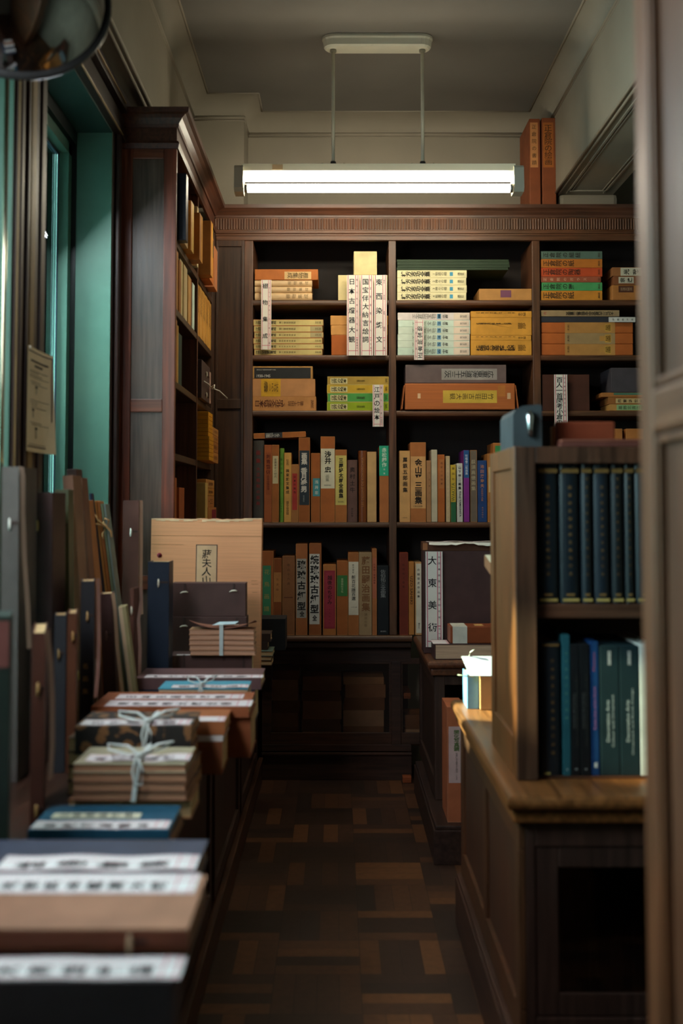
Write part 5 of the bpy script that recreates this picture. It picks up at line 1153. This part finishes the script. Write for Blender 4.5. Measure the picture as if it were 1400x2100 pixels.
# --- bundles and portfolios along the ledge, far to near
def X_(px, py, Yo): return U(px, py, Y=Yo*K).x
zA = U(420, 1393, Y=2.86*K).z
zN = zb_
lay('navy portfolio with a white slip on its edge, under the wide mauve portfolio', 287, 528, 0, 2.87, zA-.034-zN, .17, '#1e2434', (), 'wrap_flat', 'portfolio', 'portfolio', zt=zA-.034)
topslip('white slip on the protruding front edge of the navy portfolio', None, X_(289, 1415, 2.865), X_(526, 1415, 2.865), 2.87*K-.0, .0, zA, '') if False else None
lay('wide mauve-topped maroon portfolio with a long white slip along its front', 290, 540, 0, 2.88, .033, .19, '#6a4f50', (), 'wrap_flat', 'portfolio', 'portfolio', zt=zA, rough=.4)
topslip('long white slip along the front edge of the wide mauve portfolio', None, X_(294, 1393, 2.88), X_(538, 1393, 2.88), 2.88*K+.002, .055, zA, '歴代名画大成巻')
# teal-topped tied bundle
zT = U(420, 1412, Y=2.70*K).z; nT = 4; hT = (zT-zN)/nT
for i in range(nT):
    lay('thin stitched volume in the teal-topped bundle, %s of four' % ['bottom', 'second', 'third', 'top'][i], 335+(i % 2), 516-(i % 2)*2, 0, 2.70, hT-.0006, .13, '#4a9ab0' if i == 3 else '#9a9a80', (), 'fore_flat', zt=zN+(i+1)*hT, pages='#bfa486', group='stitched volumes of the teal-topped bundle')
topslip('white slip with brush writing lying on the teal-topped bundle', None, X_(350, 1408, 2.70), X_(508, 1408, 2.70), 2.70*K+.002, .05, zT+.0004, '書画名品', wav=.002)
bow('pale paper string with a small bow around the teal-topped bundle', X_(412, 1408, 2.70), 2.70*K, zT+.004, zN+.002, .13, .6)
# orange portfolio with two slips
zO = U(400, 1449, Y=2.48*K).z
lay('deep orange-brown case at the bottom under the orange portfolio with slips', 208, 515, 0, 2.49, zO-.027-zN, .19, '#8a4c2c', (), 'wrap_flat', 'case', 'case', zt=zO-.027, name_=None) if False else volume('deep orange-brown case under the orange portfolio with two slips', X_(208, 1480, 2.49), X_(514, 1480, 2.49), zN, zO-.0275, 2.49*K, .19, '#8a4c2c', (), shape='wrap_flat', name='wrapped_case', cat='case')
lay('orange-brown portfolio carrying two parallel white slips', 203, 516, 0, 2.48, .027, .21, '#9a5634', (), 'wrap_flat', 'portfolio', 'portfolio', zt=zO)
topslip('nearer of two white slips on the orange-brown portfolio', None, X_(212, 1449, 2.48), X_(514, 1449, 2.48), 2.48*K+.001, .085, zO, '東洋美術大観全巻')
topslip('farther of two white slips on the orange-brown portfolio', None, X_(232, 1437, 2.56), X_(496, 1437, 2.56), 2.48*K+.105, .07, zO, '日本名画百選集')
# tan case pair with white labels
YT2 = 2.335
zP = U(440, 1480, Y=YT2*K).z; zP2 = U(440, 1522, Y=YT2*K).z
r_ = volume('brown case with a white label, lower of two at the right of the brocade bundle', X_(300, 1500, YT2), X_(456, 1500, YT2), zN, zP2, YT2*K, .155, '#8a5030', (), shape='wrap_flat', name='wrapped_case', cat='case')
r_ = volume('brown case with a white label, upper of two at the right of the brocade bundle', X_(300, 1500, YT2), X_(461, 1500, YT2), zP2+.016, zP, YT2*K, .155, '#a06038', (), shape='wrap_flat', name='wrapped_case', cat='case')
volume('thin white papers between the two brown cases', X_(302, 1500, YT2), X_(457, 1500, YT2), zP2+.0004, zP2+.0155, YT2*K+.001, .15, '#d9d2cc', (), shape='box', name='paper_stack', cat='paper')
topslip('short white slip at the right end of the upper brown case', None, X_(330, 1478, YT2), X_(459, 1478, YT2), YT2*K+.002, .06, zP, '')
# brocade bundle
YBk = 2.17
zK = U(280, 1488, Y=YBk*K).z; nK = 4; hK = (zK-zN-.026)/nK
for i in range(nK):
    lay('stitched volume under the brocade covered case, %s of four' % ['bottom', 'second', 'third', 'top'][i], 158, 408 - (i % 2)*2-(i > 1)*8, 0, YBk, hK-.0006, .15, '#6a4a38', (), 'fore_flat', zt=zN+(i+1)*hK, group='volumes below the brocade case', pages='#a87f56')
volume('flat case covered in dark brown brocade with a white slip and bow', X_(155, 1490, YBk), X_(393, 1490, YBk), zK-.060, zK, YBk*K-.003, .16, '#3a2a20', (), shape='wrap_flat', name='brocade_case', cat='case', style='brocade', pages='#a87f56') if False else None
r_ = thing('brocade_case', 'flat case covered in dark patterned brocade, tied with a pale bow', 'case', ((X_(155, 1490, YBk)+X_(393, 1490, YBk))/2, YBk*K-.004, zK-.0255))
wK = X_(393, 1490, YBk)-X_(155, 1490, YBk)
body_shape(r_, wK, .0255, .165, '#3a2a20', 'wrap_flat', '#a87f56', .002, None, 'brocade')
MB().box(-wK/2, wK/2, -.003, -.0005, -.035, .0255, .001).build('front_flap', mat('#3a2a20', 'brocade', .62, .15), r_)
topslip('long white slip along the front edge of the brocade case', None, X_(163, 1488, YBk), X_(388, 1488, YBk), YBk*K+.0, .06, zK, '古今書画鑑', wav=.002)
bow('pale paper string tied in a large bow on the brocade case', X_(303, 1480, YBk), YBk*K-.010, zK+.003, zK-.05, .15, 1.0)
# beige bundle
YG = 2.0
zG = U(280, 1563, Y=YG*K).z; zG0 = U(280, 1643, Y=YG*K).z
lay('tan volume lowest beneath the beige bundle, against the ledge', 160, 404, 0, YG+.01, zG0-zN-.0006, .13, '#9a6a44', (), 'fore_flat', zt=zG0-.0005) if zG0-zN > .006 else None
zG0 = max(zG0, zN+.001)
nG = 4; hG = (zG-zG0-.003)/nG
for i in range(nG):
    lay('thick stitched volume in the beige bundle, %s of four' % ['bottom', 'second', 'third', 'top'][i], 168+(i % 2), 394-(i % 2)*2, 0, YG, hG-.0006, .15, '#a8a084' if i == 3 else '#7a5640', (), 'fore_flat', zt=zG0+(i+1)*hG, pages='#a8785a', group='volumes of the beige bundle')
zG1 = zG0+nG*hG
topslip('white slip with curled end lying on the beige bundle', None, X_(170, 1560, YG), X_(385, 1560, YG), YG*K+.012, .06, zG1+.0004, '和漢名画選', wav=.004)
bow('pale paper string with a wide bow around the beige bundle', X_(283, 1556, YG), YG*K, zG1+.0065, zG0, .14, 1.0)
# blue book
YU = 1.842
zU = U(200, 1702, Y=YU*K).z; thU = min(.03, zU-zN-.001)
volume('lower tan volume under the dark blue stitched book', X_(70, 1715, YU), X_(352, 1715, YU), zN, max(zN+.006, zU-.017), YU*K+.004, .15, '#8a6040', (), shape='fore_flat', pages='#9a7a58')
z0u = max(zN+.0065, zU-.0165)
volume('dark blue stitched book with two paper slips on its cover', X_(56, 1700, YU), X_(346, 1700, YU), z0u, zU, YU*K, .165, '#1c5068', (), shape='wrap_flat', pages='#a58a68')
topslip('long pale slip along the front edge of the dark blue book', None, X_(60, 1698, YU), X_(342, 1698, YU), YU*K+.004, .052, zU, '鳥獣戯画模本', wav=.001)
r_ = thing('title_slip', 'shorter cream title slip on the dark blue book behind the long slip', 'paper slip', ((X_(110, 1670, 1.93)+X_(290, 1670, 1.93))/2, YU*K+.072, zU+.0004))
ww_ = X_(290, 1670, 1.93)-X_(110, 1670, 1.93)
MB().box(-ww_/2, ww_/2, 0, .034, 0, .0008).build('paper', card('#d4cfb4', .7, .05), r_)
me = glyphs('\n'.join('北斎漫画初編'), .02, 1.3)
xs = [v.co.x for v in me.vertices]; ys_ = [v.co.y for v in me.vertices]; cx_, cy_ = (min(xs)+max(xs))/2, (min(ys_)+max(ys_))/2
for v in me.vertices: v.co = (-(v.co.y-cy_)/(max(ys_)-min(ys_))*ww_*.8 if False else -(v.co.y-cy_)/1*0+(-(v.co.y-cy_)), v.co.x-cx_, 0)
mxx = max(abs(v.co.x) for v in me.vertices); myy = max(abs(v.co.y) for v in me.vertices)
for v in me.vertices: v.co = (v.co.x/mxx*ww_*.42, .017+v.co.y/myy*.010, .0012)
me.materials.append(mat('#1c1c22', 'plain', .7)); o = bpy.data.objects.new('title_lettering', me); C.objects.link(o); o.parent = r_
# big near portfolios
YR = 1.244
zR_ = U(200, 1905, Y=YR*K).z
YNv = 1.445
zNv = zR_-.0295
rN = volume('navy slate portfolio behind the light brown one, out of focus near the camera', X_(-120, 1730, 1.50), .0+U(427, 1722, Z=zNv).x, max(zN, zNv-.03), zNv, 1.255*K, U(427, 1722, Z=zNv).y-1.255*K, '#3c4152', (), shape='wrap_flat', name='portfolio', cat='portfolio', pages='#8a6a48', rough=.5)
rB = volume('light brown portfolio with a red-brown front edge, large and near the camera', X_(-120, 1905, YR), U(386, 1905, Z=zR_).x, zNv+.0008, zR_, YR*K, U(418, 1795, Z=zR_).y-YR*K, '#9c7058', (), shape='wrap_flat', name='portfolio', cat='portfolio', pages='#8a6a48', rough=.55)
MB().box(-(rB.location.x-X_(-120, 1905, YR)), (U(386, 1905, Z=zR_).x-rB.location.x), -.0012, -.0002, .002, .026).build('front_edge', card('#7a3c26', .5), rB)
toggles(rB, [((X_(268, 1930, YR)-rB.location.x), .014, 'h', .02)], '#c09a7c')
yS = U(300, 1833, Z=zR_).y
topslip('near white slip with large brush writing on the light brown portfolio', None, X_(-60, 1830, 1.33), U(417, 1794, Z=zR_).x-.004, yS, U(300, 1792, Z=zR_).y-yS, zR_, '光悦謡本鑑賞大観')
yS2 = U(300, 1800, Z=zNv).y
topslip('white slip on the navy slate portfolio, just behind the near slip', None, X_(-60, 1790, 1.42), U(405, 1772, Z=zNv).x, U(300, 1793, Z=zNv).y+.012, .07, zNv, '絵巻物集', wav=.003)
z5 = max(zN, zNv-.03)
YPp = 1.17
rP = volume('dark purple-grey portfolio nearest the camera under a white slip', X_(-120, 2010, YPp), U(355, 2012, Y=YPp*K).x, U(200, 2012, Y=YPp*K).z-.20 if False else zN, max(zN+.012, U(200, 2012, Y=YPp*K).z), YPp*K, .07, '#4a3c40', (), shape='box', name='portfolio', cat='portfolio')
zP_ = max(zN+.012, U(200, 2012, Y=YPp*K).z)
topslip('white slip on the dark purple-grey portfolio, nearest the camera', None, X_(-60, 2000, YPp), U(370, 2003, Z=zP_).x, YPp*K+.003, .062, zP_, '大和絵史論', wav=.001)
# ================================================================== RIGHT COUNTERS
# large maroon case on the far right counter
YM = 4.22
xm0, xm1 = X_(868, 1200, YM), .72
zm1 = U(930, 1130, Y=YM*K).z
rM = volume('large maroon wrapped case standing beside the back bookcase', xm0, xm1, DK+.0008, zm1, YM*K, .12, '#4a3230', (), shape='box', name='wrapped_case', cat='case', bev=.003)
z_t = U(930, 1112, Y=YM*K).z
volume('flat brown box lying on the large maroon case', xm0-.002, xm1-.02, zm1+.0004, z_t, YM*K+.004, .11, '#5a3826', [('b', 0, .1, .06, .9, '#a06a44', 'end_label')], shape='box', name='box', cat='box')
slip('long price slip with four bold characters leaning on the maroon case', 873, 1131, 908, 1327, YM-.012, '大東美術', '中国書画篇十冊揃昭和編', '十一万')
zc_ = z_t
topslip('white slip on the flat brown box above the maroon case', None, X_(876, 1110, YM-.02), X_(1000, 1110, YM-.02)+.05, YM*K-.01, .07, zc_+.0004, '東山名物', wav=.003)
r_ = thing('paper_sheet', 'crumpled white paper drooping over the flat brown box', 'paper', (X_(880, 1112, YM-.03), YM*K-.014, zc_-.004)); vv = []; n = 16; rnd = random.Random(5)
for i in range(n+1): a = i/n; d_ = rnd.uniform(-.003, .003); vv += [(a*.30, 0, .004+d_*.3), (a*.30, -.010, -.006+d_-.004*math.sin(a*9))]
MB().add(vv, [(2*i, 2*i+1, 2*i+3, 2*i+2) for i in range(n)], True).build('paper', card('#d8d4c8', .7, .05), r_)
# maroon case with page ends, then red-brown box
YC_ = 4.05
zk_ = U(940, 1313, Y=YC_*K).z
rC = volume('maroon wrapped case lying with tan page ends to the front, on far right counter', X_(892, 1345, YC_), X_(1010, 1345, YC_)+.03, DK+.0008, U(940, 1321, Y=YC_*K).z, YC_*K, .15, '#4a3230', (), shape='fore_flat', name='wrapped_case', cat='case', pages='#c2a284')
zk_ = U(940, 1321, Y=YC_*K).z
wC = (X_(1010, 1345, YC_)+.03-X_(892, 1345, YC_))
MB().box(-wC/2-.003, -wC/2, 0, .15, 0, zk_-DK-.0008).build('cloth_side', card('#4a3230', .5), rC)
topslip('white slip under the red-brown box with a white band', None, X_(883, 1318, YC_)+.01, X_(912, 1318, YC_)+.02, YC_*K+.003, .13, zk_, '')
rR = volume('red-brown leather box with a white paper band and small label', X_(924, 1315, YC_), X_(1010, 1315, YC_)+.02, zk_+.0012, U(950, 1288, Y=YC_*K).z+.004, YC_*K+.015, .13, '#8a4628', [('b', .05, 0, .36, 1, '#d8d4c4', 'paper_band')], shape='box', name='box', cat='box', bev=.004, rough=.4)
hR = U(950, 1288, Y=YC_*K).z+.004-zk_-.0012; wR = X_(1010, 1315, YC_)+.02-X_(924, 1315, YC_)
MB().box(-wR*.45, -wR*.14, .001, .128, hR, hR+.0008).build('paper_band', card('#d8d4c4', .6), rR)
MB().box(wR*.05, wR*.24, .03, .09, hR, hR+.0008).build('top_label', card('#c8985c', .6), rR)
# tall label box standing in the niche
YNi = (YB0+.035-.31)/K
rK_ = volume('tall terracotta slipcase with a pinkish label standing in the low niche', U(917, 1600, Y=YNi*K).x, U(954, 1600, Y=YNi*K).x, .1408, U(930, 1450, Y=YNi*K).z, YNi*K, .20, '#b06440', [('b', .08, .17, .95, .66, '#c8aaa4'), ('v', '開化写真鏡', .36, .20, .68, .385, '#4f6a34', {'bold': .02}), ('v', '写真にみる幕末から明治', .46, .40, .58, .57, '#4a403c', {'name': 'small_lettering', 'bold': 0}), ('v', '大和書房', .47, .585, .56, .635, '#8a7870', {'name': 'publisher_lettering', 'bold': 0})], shape='case', edge='#c88864') 
# things at the far end of the near counter
YQ = YK1+.05
def cr(px, py): return U(px, py, Z=DK)
x0_ = U(958, 1445, Y=YA1-.16).x
volume('pale blue wrapped volume standing at the sunlit counter end', x0_, x0_+.035, DK+.0008, U(970, 1383, Y=YA1-.16).z, YA1-.16, .12, '#6a9abc', (), shape='wrap_up', name='wrapped_case', cat='case', pages='#d8c8a0')
volume('tan box standing behind the counter bookcase next to the pale blue volume', x0_+.037, x0_+.115, DK+.0008, U(985, 1386, Y=YA1-.18).z, YA1-.18, .13, '#b98a58', (), shape='box', name='box', cat='box')
p_ = U(964, 1358, Y=YA1-.20)
r_ = thing('paper_sheet', 'bright white sheet of paper on the tan box at the counter end', 'paper', (p_.x, YA1-.185, U(985, 1386, Y=YA1-.18).z+.001))
MB().add([(0, 0, 0), (.09, 0, 0), (.09, .03, .055), (-.022, .03, .055), (0, 0, -.0007), (.09, 0, -.0007), (.09, .031, .0543), (-.022, .031, .0543)], [(0, 1, 2, 3), (4, 7, 6, 5), (0, 3, 7, 4)]).build('paper', card('#e8ecf0', .6, .02), r_)
MB().tube([(0, .03, .05), (.006, .03, .068), (.018, .03, .075)], .0015, 6).build('string', card('#c8c8b8'), r_)
o = thing('cord', 'short pale cord sticking out from the pale blue volume', 'cord', U(938, 1384, Y=YA1-.19))
MB().tube([(0, 0, 0), (.02, 0, -.003), (.05, .01, -.008)], .0018, 6).build('strand', card('#a8b090'), o)
r_ = volume('cream topped volume jutting out past the bookcase edge above the maroon case', U(980, 1130, Y=3.15*K).x, U(1010, 1130, Y=3.15*K).x+.05, 0, 1, 1, .1, '#5a3a2c', ()) if False else None
Yw = 2.95*K
pA = U(979, 1127, Y=Yw)
volume('tall tan box behind the counter bookcase, below the jutting cream volume', U(985, 1180, Y=Yw).x+.012, U(985, 1180, Y=Yw).x+.10, DK+.0008, U(990, 1195, Y=Yw).z-.001, Yw-.05, .12, '#5a4030', (), shape='box', name='box', cat='box') if False else None
r_ = thing('book', 'cream topped volume jutting out behind the counter bookcase', 'book', (pA.x+.002, YK1+.012, U(985, 1192, Y=YK1+.012).z))
volume('dark brown box hidden behind the counter bookcase under the jutting volume', .43, .56, DK+.0008, r_.location.z-.031, YK1+.02, .14, '#4a3024', (), shape='box', name='box', cat='box')
mb = MB().prism([(0, 0), (.05, 0), (.05, -.17), (.022, -.17)], 'z', 0, 1)
vvj = [(-.004, .16, .062), (.10, .16, .062), (.10, 0, 0), (.022, 0, 0)]
top_ = [(x, y, z+.0) for x, y, z in vvj]; low = [(x, y, z-.030) for x, y, z in vvj]
MB().add(top_+low, [(4, 7, 6, 5), (0, 4, 5, 1), (1, 5, 6, 2), (2, 6, 7, 3), (3, 7, 4, 0), (0, 1, 2, 3)]).build('cover', card('#7a5238', .5), r_)
MB().add([(x*.97+.0015, y*.97+.002, z+.0008) for x, y, z in vvj], [(0, 1, 2, 3)]).build('cream_top', card('#cfc0a0', .6), r_)
# bookcase contents: upper row
zu0 = U(1100, 1240, Y=YK0).z+.0006; zl0 = DK+.0065
def bk(label, a, b_, top, col, zb2, Yo=None, shape='hard_up', **kw):
    Y = YK0+.022; x0, x1 = U(a, 1240 if zb2 > 1 else 1600, Y=Y).x, U(b_, 1240 if zb2 > 1 else 1600, Y=Y).x
    x0 = max(x0, xk0+.022)
    return volume(label, x0+.0003, x1-.0003, zb2, U((a+b_)/2, top, Y=Y).z, Y, .24, col, kw.pop('deco', ()), shape=shape, **kw)
GT = '#7a5c30'
sp = [(1101, 1147), (1149, 1191), (1193, 1217), (1219, 1253), (1255, 1281), (1282, 1303), (1304, 1345)]
for i, (a, b_) in enumerate(sp):
    d_ = [('b', .08, .035, .95, .065, GT, 'gilt_band'), ('v', '国華総目録美術全集刊行会', .42, .16 if i not in (2, 4, 5) else .10, .60, .80, GT, {'bold': 0}), ('b', .12, .965, .92, .985, '#a89050', 'gilt_band'), ('b', .3, .93, .7, .945, GT, 'gilt_band')]
    bk('dark teal-black bound volume with gilt lettering, %s from the left on the upper shelf' % ['first', 'second', 'third', 'fourth', 'fifth', 'sixth', 'seventh'][i], a, b_, 951, ['#1b242b', '#171f25', '#1a2228', '#1c242c', '#161c20', '#1a2023', '#1f292e'][i], zu0, deco=d_, group='dark bound volumes on the counter bookcase', rough=.35)
lw_ = [('thick dark bound volume with pale edge and gilt lettering, first on the lower shelf', 1104, 1153, 1317, '#20262c', [('v', '日本国宝全集美術刊行会編', .55, .13, .70, .84, '#7a5c30', {'bold': 0}), ('b', .2, .015, .9, .03, '#7a5c30', 'gilt_band'), ('b', .25, .975, .5, .99, '#b8a860', 'gilt_band')], 'hard_up'),
       ('teal volume standing taller than its neighbours on the lower shelf', 1155, 1171, 1302, '#23525c', [('v', '古代陶器の研究図録', .3, .12, .7, .6, '#5a8a7c', {'bold': 0}), ('v', 'Y', .3, .95, .7, .965, '#a0b0b0')], 'box'),
       ('near-black volume with grey lettering, left of a pair on the lower shelf', 1172.5, 1190, 1321, '#181a1c', [('u', 'Ceramic Art of Asia', .20, .38, .45, .64, '#5c5c58', {'bold': 0}), ('u', 'The Collected Works of Art', .58, .23, .72, .78, '#4a4a40', {'bold': 0}), ('b', .4, .945, .65, .955, '#8a8a88', 'publisher_mark')], 'box'),
       ('near-black volume with grey lettering, right of a pair on the lower shelf', 1191, 1212, 1321, '#181a1c', [('u', 'Ceramic Art of Asia', .20, .37, .42, .64, '#5c5c58', {'bold': 0}), ('u', 'The Collected Works of Art', .55, .22, .68, .78, '#4a4a40', {'bold': 0}), ('b', .4, .945, .6, .955, '#8a8a88', 'publisher_mark')], 'box'),
       ('bright blue volume with purple lettering on the lower shelf', 1213.5, 1230, 1316, '#12325c', [('u', 'Textile Arts of the World', .3, .34, .62, .66, '#7a4a78', {'bold': .01}), ('u', 'Museum', .25, .08, .55, .22, '#7a3a5c', {'bold': 0}), ('v', '版', .3, .9, .75, .94, '#c8ccd0')], 'box'),
       ('dark teal wide volume with white lettering, left of a pair on the lower shelf', 1232, 1272, 1324, '#1a2a2f', [('u', 'Decorative Arts', .30, .42, .48, .74, '#9aa4a4', {'bold': .01}), ('u', 'Colour and Ornament', .58, .38, .72, .78, '#8a9494', {'bold': .01}), ('u', 'SERIES', .42, .04, .58, .15, '#b8bcbc', {'bold': .02})], 'box'),
       ('dark teal wide volume with white lettering, right of a pair on the lower shelf', 1273, 1313, 1324, '#1a2a2f', [('u', 'Decorative Arts', .30, .42, .48, .74, '#9aa4a4', {'bold': .01}), ('u', 'Ornament and Book Design', .58, .33, .72, .84, '#8a9494', {'bold': .01}), ('u', 'SERIES', .42, .04, .58, .15, '#b8bcbc', {'bold': .02})], 'box'),
       ('volume with a pale edge, partly behind the foreground cabinet on the lower shelf', 1314, 1350, 1322, '#c8ccc8', [], 'box')]
for lbl_, a, b_, tp_, c_, d_, sh in lw_: bk(lbl_, a, b_, tp_, c_, zl0, deco=d_, shape=sh, rough=.4)
# on top of the counter bookcase
zK_ = ZKT+.0006
pz = U(1052, 915, Y=YK0+.07)
r_ = thing('wrapped_case', 'blue-grey wrapped case with a shiny clasp standing on the counter bookcase', 'case', ((U(1052, 900, Y=YK0+.05).x+U(1111, 900, Y=YK0+.05).x)/2, YK0+.05, zK_))
wv = U(1111, 900, Y=YK0+.05).x-U(1052, 900, Y=YK0+.05).x; hv = U(1080, 829, Y=YK0+.05).z-zK_
poly = [(-wv/2, 0), (wv/2, 0), (wv/2, hv-.004), (wv/2-.006, hv), (-wv/2+.022, hv-.004), (-wv/2+.006, hv-.012), (-wv/2, hv-.025)]
MB().prism(poly, 'y', 0, .20).build('cloth_case', card('#3b4144', .4), r_)
MB().tube([(.004, -.004, hv-.018), (.004, -.009, hv-.03), (.004, -.009, hv-.055), (.006, -.005, hv-.075)], [.007, .009, .006, .007], 12).build('clasp', metal('#c8ccd0', .25), r_)
pr_ = U(1140, 915, Y=YK0+.10)
xr0, xr1 = pr_.x, U(1262, 915, Y=YK0+.10).x
r_ = volume('red-brown leather covered board standing on the counter bookcase', xr0, xr1, zK_, U(1250, 864, Y=YK0+.10).z, YK0+.10, .03, '#7a3824', (), shape='box', name='album', cat='album', bev=.006, rough=.4)
MB().box(-(xr1-xr0)/2-.008, -(xr1-xr0)/2, .002, .03, 0, (U(1250, 864, Y=YK0+.10).z-zK_)*.82, .002).build('spine_edge', card('#a8603c', .4), r_)
volume('thin dark brown board lying in front of the red-brown album', U(1150, 905, Y=YK0+.03).x, 1.05, zK_, zK_+.010, YK0+.03, .065, '#5a3028', (), shape='box', name='flat_board', cat='board')
volume('second thin brown board resting on the first one at the right', U(1152, 895, Y=YK0+.03).x, 1.05, zK_+.0104, zK_+.018, YK0+.035, .055, '#6a3a2c', (), shape='box', name='flat_board', cat='board').rotation_euler = (0, math.radians(0), 0)
# dim books behind the near glass door
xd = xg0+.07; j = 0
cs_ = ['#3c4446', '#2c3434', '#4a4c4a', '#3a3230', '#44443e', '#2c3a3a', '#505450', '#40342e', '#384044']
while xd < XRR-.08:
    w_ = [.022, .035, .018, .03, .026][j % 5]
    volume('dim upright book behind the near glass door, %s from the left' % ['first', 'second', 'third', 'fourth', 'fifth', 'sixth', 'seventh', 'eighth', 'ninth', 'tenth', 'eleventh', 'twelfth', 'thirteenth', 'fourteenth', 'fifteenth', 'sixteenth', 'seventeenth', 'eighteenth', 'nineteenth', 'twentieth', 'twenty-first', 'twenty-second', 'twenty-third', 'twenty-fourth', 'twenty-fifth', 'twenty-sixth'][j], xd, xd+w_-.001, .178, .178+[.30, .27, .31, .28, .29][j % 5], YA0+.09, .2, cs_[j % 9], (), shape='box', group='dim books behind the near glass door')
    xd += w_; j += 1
    if j > 24: break
